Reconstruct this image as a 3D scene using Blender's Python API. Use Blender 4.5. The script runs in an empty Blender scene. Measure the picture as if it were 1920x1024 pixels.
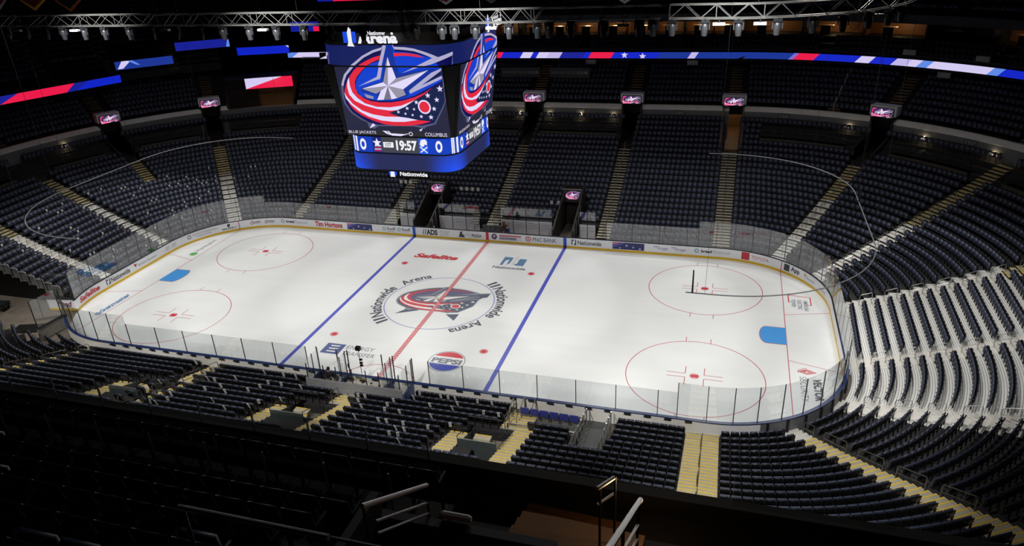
import bpy, math, random
import numpy as np
from mathutils import Vector, Matrix
PI=math.pi
R=random.Random(7)
S=bpy.context.scene
COL=S.collection

# ---------------------------------------------------------------- camera
cd=bpy.data.cameras.new('camera'); cam=bpy.data.objects.new('camera',cd); COL.objects.link(cam)
cam.location=(22.028,-49.621,27.766)
cam.rotation_euler=(1.12965,0.0432030,0.28424)
cd.sensor_fit='HORIZONTAL'; cd.sensor_width=36.0; cd.lens=1369.67*36.0/1920.0
cd.clip_start=0.1; cd.clip_end=400
S.camera=cam

# ---------------------------------------------------------------- world, exposure
w=bpy.data.worlds.new('world'); S.world=w; w.use_nodes=True
w.node_tree.nodes['Background'].inputs[0].default_value=(0.55,0.62,0.8,1)
w.node_tree.nodes['Background'].inputs[1].default_value=0.004
S.view_settings.view_transform='Standard'; S.view_settings.look='None'
S.view_settings.exposure=0.0; S.view_settings.gamma=1.0; S.view_settings.use_curve_mapping=False
S.cycles.use_denoising=True
S.cycles.max_bounces=5; S.cycles.diffuse_bounces=2; S.cycles.glossy_bounces=3; S.cycles.transparent_max_bounces=24
S.cycles.transmission_bounces=4; S.cycles.caustics_reflective=False; S.cycles.caustics_refractive=False
S.cycles.sample_clamp_indirect=4.0

# ---------------------------------------------------------------- lights: catwalk floods over the ice
def spot(x,y,z,tx,ty,tz,P,ang,blend,color=(1,0.99,0.97),size=0.25,spec=1.0):
    l=bpy.data.lights.new('flood_or_fill','SPOT'); l.energy=P; l.spot_size=math.radians(ang); l.spot_blend=blend
    l.color=color; l.shadow_soft_size=size; l.specular_factor=spec
    o=bpy.data.objects.new('flood_or_fill',l); COL.objects.link(o); o.location=(x,y,z)
    d=Vector((tx-x,ty-y,tz-z)); o.rotation_euler=d.to_track_quat('-Z','Y').to_euler()
    return o
FL=5900.0
for x in (-33,-22,-11,0,11,22,33):
    for sy in (-1,1):
        spot(x,21*sy,27.5, x*0.93,(3.6 if sy>0 else 3.2),0, FL*(1.4 if sy>0 else 1.0),50,0.22,size=.9)
# broad house lights reaching the seats, high in the roof
for x in (-26,0,26):
    for y in (-10,12):
        spot(x,y,28.5, x*1.05,y*1.2,0, 3600,128,1.0,(1,0.93,0.84),0.8)
# lamps over the near stand
for x in (-24,-8,8,24):
    spot(x,-37,27.0, x*1.05,-15,1, 24000,38,0.7,(1,0.97,0.91),0.8)
# lamps over both end stands
for sx in (-1,1):
    for y in (-9,7):
        spot(22*sx,y,27.5, 36*sx,y*.8,2, 5200,44,0.5,(1,0.985,0.96),0.8)
# unseen dim lamps added to put highlights on the upper deck seat tops
for x in (8,16,24):
    spot(x,-25,30, x,-44,20, 1100,60,1.0,(1,0.96,0.9),0.15)

# ---------------------------------------------------------------- materials
def lin(c): return tuple(((v/255)/12.92 if v/255<=0.04045 else (((v/255)+0.055)/1.055)**2.4) for v in c)
MATS={}
def mat(name,rgb,rough=0.6,metal=0.0,var=0.0,scale=3.0,emit=0.0,spec=0.5,bump=0.0,coat=0.0):
    if name in MATS: return MATS[name]
    m=bpy.data.materials.new(name); m.use_nodes=True; nt=m.node_tree; b=nt.nodes['Principled BSDF']
    c=lin(rgb)+(1,)
    b.inputs['Base Color'].default_value=c; b.inputs['Roughness'].default_value=rough; b.inputs['Metallic'].default_value=metal
    b.inputs['Specular IOR Level'].default_value=spec
    if coat: b.inputs['Coat Weight'].default_value=coat
    if emit>0:
        b.inputs['Emission Color'].default_value=c; b.inputs['Emission Strength'].default_value=emit
        b.inputs['Base Color'].default_value=(0.01,0.01,0.012,1)
    if var>0 or bump>0:
        tc=nt.nodes.new('ShaderNodeTexCoord'); n=nt.nodes.new('ShaderNodeTexNoise'); n.inputs['Scale'].default_value=scale; n.inputs['Detail'].default_value=4
        nt.links.new(tc.outputs['Object'],n.inputs['Vector'])
        if var>0 and emit<=0:
            mx=nt.nodes.new('ShaderNodeMix'); mx.data_type='RGBA'
            mx.inputs['A'].default_value=tuple(v*(1-var) for v in c[:3])+(1,); mx.inputs['B'].default_value=tuple(min(1,v*(1+var)) for v in c[:3])+(1,)
            nt.links.new(n.outputs['Fac'],mx.inputs['Factor']); nt.links.new(mx.outputs['Result'],b.inputs['Base Color'])
        if bump>0:
            bp=nt.nodes.new('ShaderNodeBump'); bp.inputs['Strength'].default_value=bump; bp.inputs['Distance'].default_value=0.02
            nt.links.new(n.outputs['Fac'],bp.inputs['Height']); nt.links.new(bp.outputs['Normal'],b.inputs['Normal'])
    MATS[name]=m; return m
def screen_mat(name,rgb,e=1.0): return mat(name,rgb,0.4,emit=e)
M_seat=mat('seat_plastic',(22,23,27),0.36,var=0.25,scale=0.6,spec=0.5)
M_seatpan=mat('seat_pan_plastic',(60,66,86),0.42,var=0.15,scale=0.9)
M_iron=mat('seat_iron',(30,31,35),0.5,0.3)
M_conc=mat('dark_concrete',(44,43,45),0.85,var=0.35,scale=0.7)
M_step=mat('step_concrete',(188,182,160),0.8,var=0.22,scale=2.0)
M_stepw=mat('step_light',(226,224,217),0.7,var=0.12,scale=2.0)
M_yel=mat('nosing_yellow',(238,204,84),0.6,var=0.15,scale=4)
M_steel=mat('brushed_steel',(190,190,186),0.32,0.85,var=0.1,scale=8)
M_darksteel=mat('dark_steel',(52,54,58),0.45,0.6,var=0.1,scale=8)
M_black=mat('black_paint',(14,14,15),0.55,var=0.2)
M_wallgrey=mat('wall_grey',(104,108,114),0.7,var=0.12,scale=1.0)
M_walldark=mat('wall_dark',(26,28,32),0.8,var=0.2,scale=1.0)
M_cap=mat('cap_concrete',(226,226,224),0.7,var=0.15,scale=1.5)
M_board=mat('board_white',(236,237,242),0.25,var=0.03,scale=2)
M_boardback=mat('board_back',(238,236,230),0.5,var=0.12,scale=2.5)
M_kick=mat('kick_yellow',(226,184,28),0.35,var=0.08)
M_caprail=mat('cap_rail_blue',(44,62,112),0.35,var=0.1)
M_capdark=mat('cap_rail_dark',(40,44,54),0.35,var=0.1)
M_stan=mat('stanchion_metal',(58,60,64),0.4,0.5)
M_truss=mat('truss_aluminium',(128,128,126),0.45,0.6,var=0.1,scale=10)
M_lamp=mat('moving_head_body',(74,76,80),0.4,0.3,var=0.2,scale=6)
M_wood=mat('suite_wood',(150,104,58),0.5,var=0.3,scale=2.5)
M_card=mat('paper_card',(208,208,204),0.6)

def ice_material():
    m=bpy.data.materials.new('rink_ice'); m.use_nodes=True; nt=m.node_tree; b=nt.nodes['Principled BSDF']
    tc=nt.nodes.new('ShaderNodeTexCoord'); mp=nt.nodes.new('ShaderNodeMapping'); mp.inputs['Scale'].default_value=(0.05,0.9,1)
    n=nt.nodes.new('ShaderNodeTexNoise'); n.inputs['Scale'].default_value=1.2; n.inputs['Detail'].default_value=6
    n2=nt.nodes.new('ShaderNodeTexNoise'); n2.inputs['Scale'].default_value=0.25; n2.inputs['Detail'].default_value=3
    nt.links.new(tc.outputs['Object'],mp.inputs['Vector']); nt.links.new(mp.outputs['Vector'],n.inputs['Vector']); nt.links.new(tc.outputs['Object'],n2.inputs['Vector'])
    ad=nt.nodes.new('ShaderNodeMath'); ad.operation='ADD'; nt.links.new(n.outputs['Fac'],ad.inputs[0]); nt.links.new(n2.outputs['Fac'],ad.inputs[1])
    mr=nt.nodes.new('ShaderNodeMapRange'); mr.inputs['From Min'].default_value=0.6; mr.inputs['From Max'].default_value=1.4
    nt.links.new(ad.outputs[0],mr.inputs['Value'])
    mx=nt.nodes.new('ShaderNodeMix'); mx.data_type='RGBA'
    mx.inputs['A'].default_value=lin((229,232,232))+(1,); mx.inputs['B'].default_value=lin((236,238,238))+(1,)
    nt.links.new(mr.outputs['Result'],mx.inputs['Factor']); nt.links.new(mx.outputs['Result'],b.inputs['Base Color'])
    b.inputs['Roughness'].default_value=0.28; b.inputs['Specular IOR Level'].default_value=0.35
    rr=nt.nodes.new('ShaderNodeMapRange'); rr.inputs['To Min'].default_value=0.27; rr.inputs['To Max'].default_value=0.36
    nt.links.new(n.outputs['Fac'],rr.inputs['Value']); nt.links.new(rr.outputs['Result'],b.inputs['Roughness'])
    return m
M_ice=ice_material()
def paint(name,rgb): return mat('ice_paint_'+name,rgb,0.3,var=0.06,scale=5,spec=0.35)
def glass_material():
    m=bpy.data.materials.new('rink_glass'); m.use_nodes=True; nt=m.node_tree; nt.nodes.clear()
    o=nt.nodes.new('ShaderNodeOutputMaterial'); mix=nt.nodes.new('ShaderNodeMixShader'); t=nt.nodes.new('ShaderNodeBsdfTransparent'); g=nt.nodes.new('ShaderNodeBsdfGlossy')
    g.inputs['Roughness'].default_value=0.03; t.inputs['Color'].default_value=(0.95,0.965,0.97,1)
    lw=nt.nodes.new('ShaderNodeLayerWeight'); lw.inputs['Blend'].default_value=0.5
    p=nt.nodes.new('ShaderNodeMath'); p.operation='POWER'; p.inputs[1].default_value=4.2
    a=nt.nodes.new('ShaderNodeMath'); a.operation='MULTIPLY_ADD'; a.inputs[1].default_value=0.9; a.inputs[2].default_value=0.115
    nt.links.new(lw.outputs['Facing'],p.inputs[0]); nt.links.new(p.outputs[0],a.inputs[0])
    nt.links.new(a.outputs[0],mix.inputs[0]); nt.links.new(t.outputs[0],mix.inputs[1]); nt.links.new(g.outputs[0],mix.inputs[2]); nt.links.new(mix.outputs[0],o.inputs[0])
    return m
M_glass=glass_material()
def ribbed_material():
    m=bpy.data.materials.new('ribbed_riser'); m.use_nodes=True; nt=m.node_tree; b=nt.nodes['Principled BSDF']
    uv=nt.nodes.new('ShaderNodeUVMap'); uv.uv_map='UVMap'; sx=nt.nodes.new('ShaderNodeSeparateXYZ'); nt.links.new(uv.outputs[0],sx.inputs[0])
    a=nt.nodes.new('ShaderNodeMath'); a.operation='MULTIPLY'; a.inputs[1].default_value=7.0; nt.links.new(sx.outputs['Y'],a.inputs[0])
    f=nt.nodes.new('ShaderNodeMath'); f.operation='FRACT'; nt.links.new(a.outputs[0],f.inputs[0])
    g=nt.nodes.new('ShaderNodeMath'); g.operation='GREATER_THAN'; g.inputs[1].default_value=0.8; nt.links.new(f.outputs[0],g.inputs[0])
    mx=nt.nodes.new('ShaderNodeMix'); mx.data_type='RGBA'; mx.inputs['A'].default_value=lin((240,240,237))+(1,); mx.inputs['B'].default_value=lin((110,110,108))+(1,)
    nt.links.new(g.outputs[0],mx.inputs['Factor']); nt.links.new(mx.outputs['Result'],b.inputs['Base Color']); b.inputs['Roughness'].default_value=0.5
    return m
M_rib=ribbed_material()

# ---------------------------------------------------------------- mesh helpers
class G:
    def __init__(s): s.v=[]; s.f=[]; s.m=[]; s.uv=None
    def poly(s,pts,m=0):
        b=len(s.v); s.v+= [tuple(p) for p in pts]; s.f.append(tuple(range(b,b+len(pts)))); s.m.append(m)
    def box(s,c,d,rz=0.0,m=0,M=None):
        b=len(s.v); cz,sz=math.cos(rz),math.sin(rz)
        for k in (-.5,.5):
            for j in (-.5,.5):
                for i in (-.5,.5):
                    x,y,z=i*d[0],j*d[1],k*d[2]
                    p=(c[0]+x*cz-y*sz,c[1]+x*sz+y*cz,c[2]+z)
                    s.v.append(tuple(M@Vector(p)) if M else p)
        for f in ((0,2,3,1),(4,5,7,6),(0,1,5,4),(2,6,7,3),(0,4,6,2),(1,3,7,5)):
            s.f.append(tuple(b+i for i in f)); s.m.append(m)
    def hexa(s,p,m=0):   # 8 points: bottom 4 ring, top 4 ring
        b=len(s.v); s.v+=[tuple(q) for q in p]
        for f in ((3,2,1,0),(4,5,6,7),(0,1,5,4),(1,2,6,5),(2,3,7,6),(3,0,4,7)):
            s.f.append(tuple(b+i for i in f)); s.m.append(m)
    def tube(s,pts,r,n=6,m=0,cap=True,closed=False):
        pts=[Vector(p) for p in pts]; b=len(s.v); N=len(pts)
        rr=r if isinstance(r,(list,tuple)) else [r]*N
        up=None
        for i,p in enumerate(pts):
            if closed: t=(pts[(i+1)%N]-pts[i-1])
            else: t=(pts[min(i+1,N-1)]-pts[max(i-1,0)])
            if t.length<1e-9: t=Vector((0,0,1))
            t.normalize()
            if up is None: up=Vector((0,0,1)) if abs(t.z)<0.9 else Vector((1,0,0))
            a=t.cross(up)
            if a.length<1e-6: a=t.cross(Vector((1,0.3,0)))
            a.normalize(); c=a.cross(t).normalized(); up=c
            for k in range(n):
                q=2*PI*k/n+PI/n
                s.v.append(tuple(p+a*(math.cos(q)*rr[i])+c*(math.sin(q)*rr[i])))
        for i in range(N if closed else N-1):
            i2=(i+1)%N
            for k in range(n):
                k2=(k+1)%n
                s.f.append((b+i*n+k,b+i*n+k2,b+i2*n+k2,b+i2*n+k)); s.m.append(m)
        if cap and not closed:
            s.f.append(tuple(b+k for k in range(n))[::-1]); s.m.append(m)
            s.f.append(tuple(b+(N-1)*n+k for k in range(n))); s.m.append(m)
    def lathe(s,prof,c,axis='Z',n=12,m=0,M=None):
        b=len(s.v)
        for (r,h) in prof:
            for k in range(n):
                q=2*PI*k/n; x,y=r*math.cos(q),r*math.sin(q)
                p=Vector((x,y,h)) if axis=='Z' else (Vector((h,x,y)) if axis=='X' else Vector((x,h,y)))
                if M: p=M@p
                s.v.append((c[0]+p.x,c[1]+p.y,c[2]+p.z))
        L=len(prof)
        for i in range(L-1):
            for k in range(n):
                k2=(k+1)%n; s.f.append((b+i*n+k,b+i*n+k2,b+(i+1)*n+k2,b+(i+1)*n+k)); s.m.append(m)
        s.f.append(tuple(b+k for k in range(n))[::-1]); s.m.append(m)
        s.f.append(tuple(b+(L-1)*n+k for k in range(n))); s.m.append(m)
    def build(s,name,mats,parent=None,smooth=False,loc=None):
        me=bpy.data.meshes.new(name); me.from_pydata(s.v,[],s.f)
        if not isinstance(mats,(list,tuple)): mats=[mats]
        for m in mats: me.materials.append(m)
        if len(mats)>1: me.polygons.foreach_set('material_index',s.m)
        if smooth: me.polygons.foreach_set('use_smooth',[True]*len(s.f))
        me.update()
        o=bpy.data.objects.new(name,me); COL.objects.link(o)
        if parent: o.parent=parent
        if loc: o.location=loc
        return o
def T(o,label,cat,group=None):
    o['label']=label; o['category']=cat
    if group: o['group']=group
    return o
def ST(o): o['kind']='structure'; return o
def STUFF(o): o['kind']='stuff'; return o
def empty(name,loc=(0,0,0),rz=0,label=None,cat=None,group=None):
    o=bpy.data.objects.new(name,None); COL.objects.link(o); o.location=loc; o.rotation_euler=(0,0,rz); o.empty_display_size=0.1
    if label: T(o,label,cat,group)
    return o
def dup(root,loc=None,rz=None,label=None,group=None,rot=None):
    r=root.copy(); COL.objects.link(r)
    if loc is not None: r.location=loc
    if rz is not None: r.rotation_euler=(0,0,rz)
    if rot is not None: r.rotation_euler=rot
    if label: r['label']=label
    if group: r['group']=group
    for ch in root.children:
        c=ch.copy(); COL.objects.link(c); c.parent=r
        for g in ch.children:
            d=g.copy(); COL.objects.link(d); d.parent=c
    return r
ORD=['zeroth','first','second','third','fourth','fifth','sixth','seventh','eighth','ninth','tenth','eleventh','twelfth','thirteenth','fourteenth','fifteenth','sixteenth','seventeenth','eighteenth','nineteenth','twentieth']
def ordw(n):
    if n<len(ORD): return ORD[n]
    return ('twenty' if n<30 else 'thirty')+('-'+ORD[n%10] if n%10 else '')if n not in(20,30) else ('twentieth','thirtieth')[n//10-2]
# text -> list of (verts2d, faces); height = cap height in metres
_tc={}
def text_geo(body,bold=0.0,shear=0.0,res=3,space=1.0):
    key=(body,bold,shear,res,space)
    if key in _tc: return _tc[key]
    cu=bpy.data.curves.new('t','FONT'); cu.body=body; cu.size=1.0; cu.resolution_u=res; cu.offset=bold; cu.shear=shear; cu.space_character=space; cu.fill_mode='FRONT' if hasattr(cu,'fill_mode') else cu.fill_mode
    o=bpy.data.objects.new('t',cu); COL.objects.link(o)
    dg=bpy.context.evaluated_depsgraph_get(); me=bpy.data.meshes.new_from_object(o.evaluated_get(dg))
    v=np.array([x.co[:2] for x in me.vertices]) if len(me.vertices) else np.zeros((0,2)); f=[tuple(p.vertices) for p in me.polygons]
    bpy.data.objects.remove(o); bpy.data.curves.remove(cu); bpy.data.meshes.remove(me)
    _tc[key]=(v,f); return v,f
def add_text(g,body,x0,x1,y0,y1,fn,m=0,bold=0.02,shear=0.0,res=3,space=1.0):
    """text fitted in the rectangle x0..x1, y0..y1 of a surface, fn(x,y)->3D"""
    v,f=text_geo(body,bold,shear,res,space)
    if not len(v): return
    a=v.min(0); b=v.max(0); sc=(b-a); sc[sc<1e-6]=1
    q=(v-a)/sc; base=len(g.v)
    for (s_,t_) in q: g.v.append(tuple(fn(x0+(x1-x0)*s_, y0+(y1-y0)*t_)))
    for p in f: g.f.append(tuple(base+i for i in p)); g.m.append(m)
def clip(poly,axis,val,keep_less):
    out=[]; n=len(poly)
    for i in range(n):
        a=poly[i]; b=poly[(i+1)%n]; ia=(a[axis]<=val)==keep_less; ib=(b[axis]<=val)==keep_less
        if ia: out.append(a)
        if ia!=ib:
            t=(val-a[axis])/(b[axis]-a[axis]); out.append((a[0]+t*(b[0]-a[0]),a[1]+t*(b[1]-a[1])))
    return out
def subdiv_poly(p,step):
    out=[]
    for i in range(len(p)):
        a=p[i]; b=p[(i+1)%len(p)]; n=max(1,int(math.hypot(b[0]-a[0],b[1]-a[1])/step))
        for k in range(n): out.append((a[0]+(b[0]-a[0])*k/n,a[1]+(b[1]-a[1])*k/n))
    return out
def starpts(cx,cy,r,n=5,q=0.42,rot=PI/2):
    return [(cx+(r if i%2==0 else r*q)*math.cos(rot+i*PI/n),cy+(r if i%2==0 else r*q)*math.sin(rot+i*PI/n)) for i in range(2*n)]
def disc(cx,cy,r,n=24,ry=None):
    ry=ry or r
    return [(cx+r*math.cos(2*PI*i/n),cy+ry*math.sin(2*PI*i/n)) for i in range(n)]
from mathutils.geometry import tessellate_polygon
def fill(g,pts,fn,m=0):
    """concave polygon filled with triangles so that it can be bent over fn"""
    if len(pts)<3: return
    tri=tessellate_polygon([[Vector((p[0],p[1],0)) for p in pts]]); b=len(g.v)
    P=[fn(p[0],p[1]) for p in pts]
    g.v+=[tuple(p) for p in P]
    for t in tri:
        a,b2,c=[pts[i] for i in t]
        ar=(b2[0]-a[0])*(c[1]-a[1])-(b2[1]-a[1])*(c[0]-a[0])
        if abs(ar)<1e-9: continue
        g.f.append(tuple(b+i for i in (t if ar>0 else t[::-1]))); g.m.append(m)

# ---------------------------------------------------------------- rink outline
HX,HY,RC=30.48,12.954,8.534
A=HX-RC; B=HY-RC; LC=PI/2*RC
SB=[0,A,A+LC,A+LC+2*B,A+2*LC+2*B,3*A+2*LC+2*B,3*A+3*LC+2*B,3*A+3*LC+4*B,3*A+4*LC+4*B,4*A+4*LC+4*B]
PER=SB[9]
def P(s,d):
    """point at rink arc length s, d metres outside the boards -> x,y,nx,ny (outward normal)"""
    s=s%PER
    if s<=SB[1]: return s,HY+d,0,1
    if s<SB[2]: t=PI/2-(s-SB[1])/RC; c=(A,B)
    elif s<=SB[3]: return HX+d,B-(s-SB[2]),1,0
    elif s<SB[4]: t=-(s-SB[3])/RC; c=(A,-B)
    elif s<=SB[5]: return A-(s-SB[4]),-HY-d,0,-1
    elif s<SB[6]: t=-PI/2-(s-SB[5])/RC; c=(-A,-B)
    elif s<=SB[7]: return -HX-d,-B+(s-SB[6]),-1,0
    elif s<SB[8]: t=PI-(s-SB[7])/RC; c=(-A,B)
    else: return -A+(s-SB[8]),HY+d,0,1
    r=RC+d; return c[0]+r*math.cos(t),c[1]+r*math.sin(t),math.cos(t),math.sin(t)
def ptz(s,d,z):
    x,y,_,_=P(s,d); return (x,y,z)
def Ltab(d):
    k=(RC+d)/RC; L=[0]
    for i in range(9):
        seg=SB[i+1]-SB[i]; L.append(L[-1]+seg*(k if i in (1,3,5,7) else 1))
    return L
def arange(s0,s1,st):
    n=max(1,int(math.ceil((s1-s0)/st))); return [s0+(s1-s0)*i/n for i in range(n+1)]
def ssamples(s0,s1,st=1.2):
    """samples that are dense in corners and hit the breakpoints"""
    bps=[s0]+[b+k*PER for k in (-1,0,1) for b in SB if s0<b+k*PER<s1]+[s1]; bps=sorted(set(bps)); out=[]
    for a,b in zip(bps[:-1],bps[1:]):
        mid=((a+b)/2)%PER; corner=any(SB[i]<=mid<=SB[i+1] for i in (1,3,5,7))
        r=arange(a,b,st*0.6 if corner else st*4); out+=r[:-1]
    return out+[s1]
def strip(g,s0,s1,prof,m=0,st=1.2,close=False,uv=False):
    """sweep a (d,z) profile along the outline"""
    ss=ssamples(s0,s1,st); n=len(prof); b=len(g.v)
    for s in ss:
        for d,z in prof: g.v.append(ptz(s,d,z))
    pr=range(n if close else n-1)
    for i in range(len(ss)-1):
        for k in pr:
            k2=(k+1)%n; g.f.append((b+i*n+k,b+(i+1)*n+k,b+(i+1)*n+k2,b+i*n+k2)); g.m.append(m)
    if close:
        g.f.append(tuple(b+k for k in range(n))); g.m.append(m); e=b+(len(ss)-1)*n
        g.f.append(tuple(e+k for k in range(n))[::-1]); g.m.append(m)
def shift(s):
    y=P(s,0)[1]; t=min(1,max(0,(8-y)/16)); return 0.45*t*t*(3-2*t)
def fz(i): return 0.27+0.235*i+0.0039*i*i       # floor height of lower row i
TR=0.84
def soff(s,m,d):
    """move m metres along the line that runs d outside the boards"""
    L=Ltab(d); k=math.floor(s/PER); s0=s-k*PER
    l=float(np.interp(s0,SB,L))+m; T_=L[-1]
    q=math.floor(l/T_); return float(np.interp(l-q*T_,L,SB))+(k+q)*PER
def sd(i,s): return 1.45+TR*i-shift(s)           # distance of seat line of row i
LOGO=[('S',[(-3.65,18.45),(-3.51,18.84),(-3.23,19.36),(-2.51,20.01),(-1.59,20.62),(-0.79,20.98),(-0.12,21.15),(0.01,21.32),(0.67,21.32),(0.75,21.19),(1.51,21.16),(2.16,21.07),(2.8,20.89),(3.3,20.72),(3.73,20.53),(4.69,20.79),(4.6,19.79),(4.04,19.54),(3.9,17.64),(3.56,17.08),(2.9,16.03),(2.18,15.83),(2.06,15.69),(1.25,15.85),(-1.38,15.79),(-1.72,15.58),(-2.13,15.67),(-2.17,16.01),(-2.66,16.23),(-3.29,16.69),(-3.66,17.33),(-3.71,17.86)]),('N',[(-3.47,18.45),(-3.34,18.84),(-3.06,19.3),(-2.39,19.89),(-1.5,20.5),(-0.74,20.83),(-0.18,20.98),(0.07,21.32),(0.62,21.32),(0.77,21.03),(1.49,20.99),(2.14,20.91),(2.71,20.74),(3.09,20.6),(3.34,20.48),(4.0,20.57),(4.67,20.6),(4.56,19.79),(3.9,19.42),(3.79,17.63),(3.46,17.08),(2.83,16.13),(1.89,15.92),(1.26,15.93),(-1.37,15.88),(-1.99,16.01),(-2.57,16.32),(-3.17,16.76),(-3.53,17.39),(-3.57,17.86)]),('B',[(-0.26,20.32),(-0.9,20.17),(-1.34,19.96),(-1.88,19.56),(-2.29,19.11),(-2.5,18.72),(-2.53,18.33),(-2.3,17.91),(-1.71,17.69),(-0.89,17.59),(-0.04,17.61),(0.81,17.74),(1.67,17.98),(2.41,18.34),(3.77,18.99),(3.88,19.79),(3.34,20.48),(2.77,20.63),(2.13,20.77),(1.48,20.86),(0.82,20.89),(0.6,21.32),(0.14,21.32)]),('R',[(-0.25,20.66),(-0.85,20.51),(-1.43,20.27),(-1.88,20.04),(-2.41,19.68),(-2.85,19.23),(-3.19,18.75),(-3.43,18.26),(-3.39,17.99),(-3.1,17.54),(-2.5,18.01),(-2.6,18.46),(-2.53,18.85),(-2.31,19.21),(-1.87,19.62),(-1.33,20.0),(-0.89,20.22),(-0.4,20.39)]),('R',[(-2.86,19.17),(-2.51,18.92),(-2.57,18.46),(-2.47,18.07),(-2.12,17.77),(-1.6,17.56),(-0.91,17.48),(-0.06,17.5),(0.79,17.64),(1.66,17.88),(2.38,18.18),(3.04,18.54),(2.36,18.06),(1.62,17.68),(0.59,17.28),(-0.27,17.15),(-1.25,17.17),(-2.06,17.39),(-2.55,17.74),(-2.86,18.13),(-2.95,18.59)]),('W',[(-2.91,19.17),(-2.95,18.59),(-2.86,18.13),(-2.55,17.74),(-2.06,17.39),(-1.25,17.17),(-0.27,17.15),(0.59,17.28),(1.66,17.69),(0.86,17.21),(0.26,16.96),(-0.31,16.92),(-1.28,17.03),(-2.09,17.24),(-2.81,17.56),(-3.14,18.0),(-3.17,18.55),(-3.08,18.91)]),('R',[(-3.16,18.72),(-3.18,18.46),(-3.13,17.99),(-2.81,17.56),(-2.09,17.24),(-1.28,17.03),(-0.31,16.92),(0.18,16.95),(-0.38,16.75),(0.37,16.5),(-0.68,16.49),(-1.64,16.63),(-2.38,16.88),(-3.0,17.34),(-3.33,17.8),(-3.44,18.19),(-3.34,18.45)]),('W',[(-3.48,18.16),(-3.33,17.8),(-3.0,17.34),(-2.38,16.88),(-1.64,16.63),(-0.68,16.49),(0.35,16.5),(1.0,16.43),(1.65,16.31),(0.67,16.15),(-0.18,16.13),(-1.09,16.21),(-1.97,16.46),(-2.61,16.81),(-3.15,17.3),(-3.46,17.73)]),('R',[(-3.33,17.5),(-3.15,17.3),(-2.61,16.81),(-1.97,16.46),(-1.09,16.21),(-0.18,16.13),(0.67,16.15),(1.65,16.31),(2.6,16.23),(1.9,16.02),(0.97,15.88),(-0.09,15.86),(-0.92,15.94),(-1.73,16.19),(-2.46,16.51),(-2.96,16.87),(-3.21,17.2)]),('D',[(-0.38,16.75),(0.25,16.96),(0.89,17.22),(1.66,17.67),(2.4,18.06),(3.11,18.53),(3.78,18.83),(3.79,17.63),(3.46,17.08),(2.83,16.13),(2.6,16.23),(1.65,16.31),(1.0,16.43),(0.37,16.5)]),('R',[(0.66,20.8),(1.34,20.81),(1.86,20.77),(2.38,20.69),(2.79,20.51),(2.11,20.58),(1.45,20.64),(0.71,20.59)]),('S',[(0.01,21.28),(0.24,21.28),(-0.59,19.1),(-1.18,18.93),(-2.34,18.56),(-0.92,19.19),(-0.8,19.25)]),('B2',[(0.24,21.32),(0.62,21.32),(0.84,19.46),(3.03,19.78),(3.88,19.79),(2.21,18.78),(1.31,18.26),(1.22,17.94),(0.4,17.73),(-1.09,17.61),(-1.09,17.97),(-2.17,18.21),(-2.11,18.47),(-0.52,18.94)]),('S',[(1.05,19.49),(2.45,20.09),(3.34,20.48),(3.73,20.53),(4.69,20.79),(4.67,20.58),(3.24,20.1),(2.57,19.95),(1.83,19.74)]),('S',[(1.36,18.33),(3.13,19.54),(3.86,19.83),(3.84,19.69),(2.29,18.68),(3.81,19.35),(3.84,19.16),(1.41,18.12)]),('D',[(2.4,18.73),(3.84,19.68),(3.81,19.36)]),('W',[(0.25,20.56),(0.57,19.15),(-0.11,18.64)]),('G',[(0.25,20.56),(-0.11,18.64),(-0.41,18.88)]),('G',[(0.57,19.15),(2.95,19.71),(-0.11,18.64)]),('W',[(2.95,19.71),(0.96,18.42),(-0.11,18.64)]),('G',[(0.96,18.42),(1.09,18.05),(0.41,17.81),(-0.11,18.64)]),('W',[(-0.11,18.64),(0.41,17.81),(-0.02,17.72)]),('K',[(-0.11,18.64),(-0.02,17.72),(-0.59,17.68)]),('W',[(-0.11,18.64),(-0.59,17.68),(-1.09,17.65),(-0.68,18.3)]),('G',[(-0.11,18.64),(-0.68,18.3),(-1.07,18.08),(-2.05,18.42)]),('W',[(-2.05,18.42),(-0.41,18.88),(-0.11,18.64)]),('G',[(-1.98,18.08),(-1.32,17.9),(-1.34,17.71),(-1.83,17.81)])]
LSTARS=[(3.58,18.49,0.24),(2.66,18.03,0.2),(3.26,17.75,0.19),(1.77,17.55,0.17),(1.03,17.12,0.14),(1.52,17.07,0.11),(2.98,17.13,0.18),(0.34,16.85,0.13),(0.84,16.74,0.11),(1.35,16.66,0.11),(1.97,16.57,0.14),(2.67,16.54,0.19)]
LOGO=[(c,[(a-0.0,b) for a,b in p]) for c,p in LOGO]
LOGO_O=(2.3,17.24,0.46,0.36)
LCOL={'S':(176,172,205),'N':(10,12,80),'B':(8,62,205),'R':(226,38,62),'W':(226,218,250),'D':(16,30,72),'B2':(12,48,150),'G':(150,146,165),'K':(118,116,132)}
def sfill(g,pts,fn,m,slices):
    if not slices: fill(g,pts,fn,m); return
    xs=[-9,-2.8]+[2.8+.25*i for i in range(9)]+[9]
    for a,b in zip(xs[:-1],xs[1:]):
        q=clip(pts,0,b,True)
        if len(q)<3: continue
        q=clip(q,0,a,False)
        if len(q)>=3: fill(g,q,fn,m)
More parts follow.
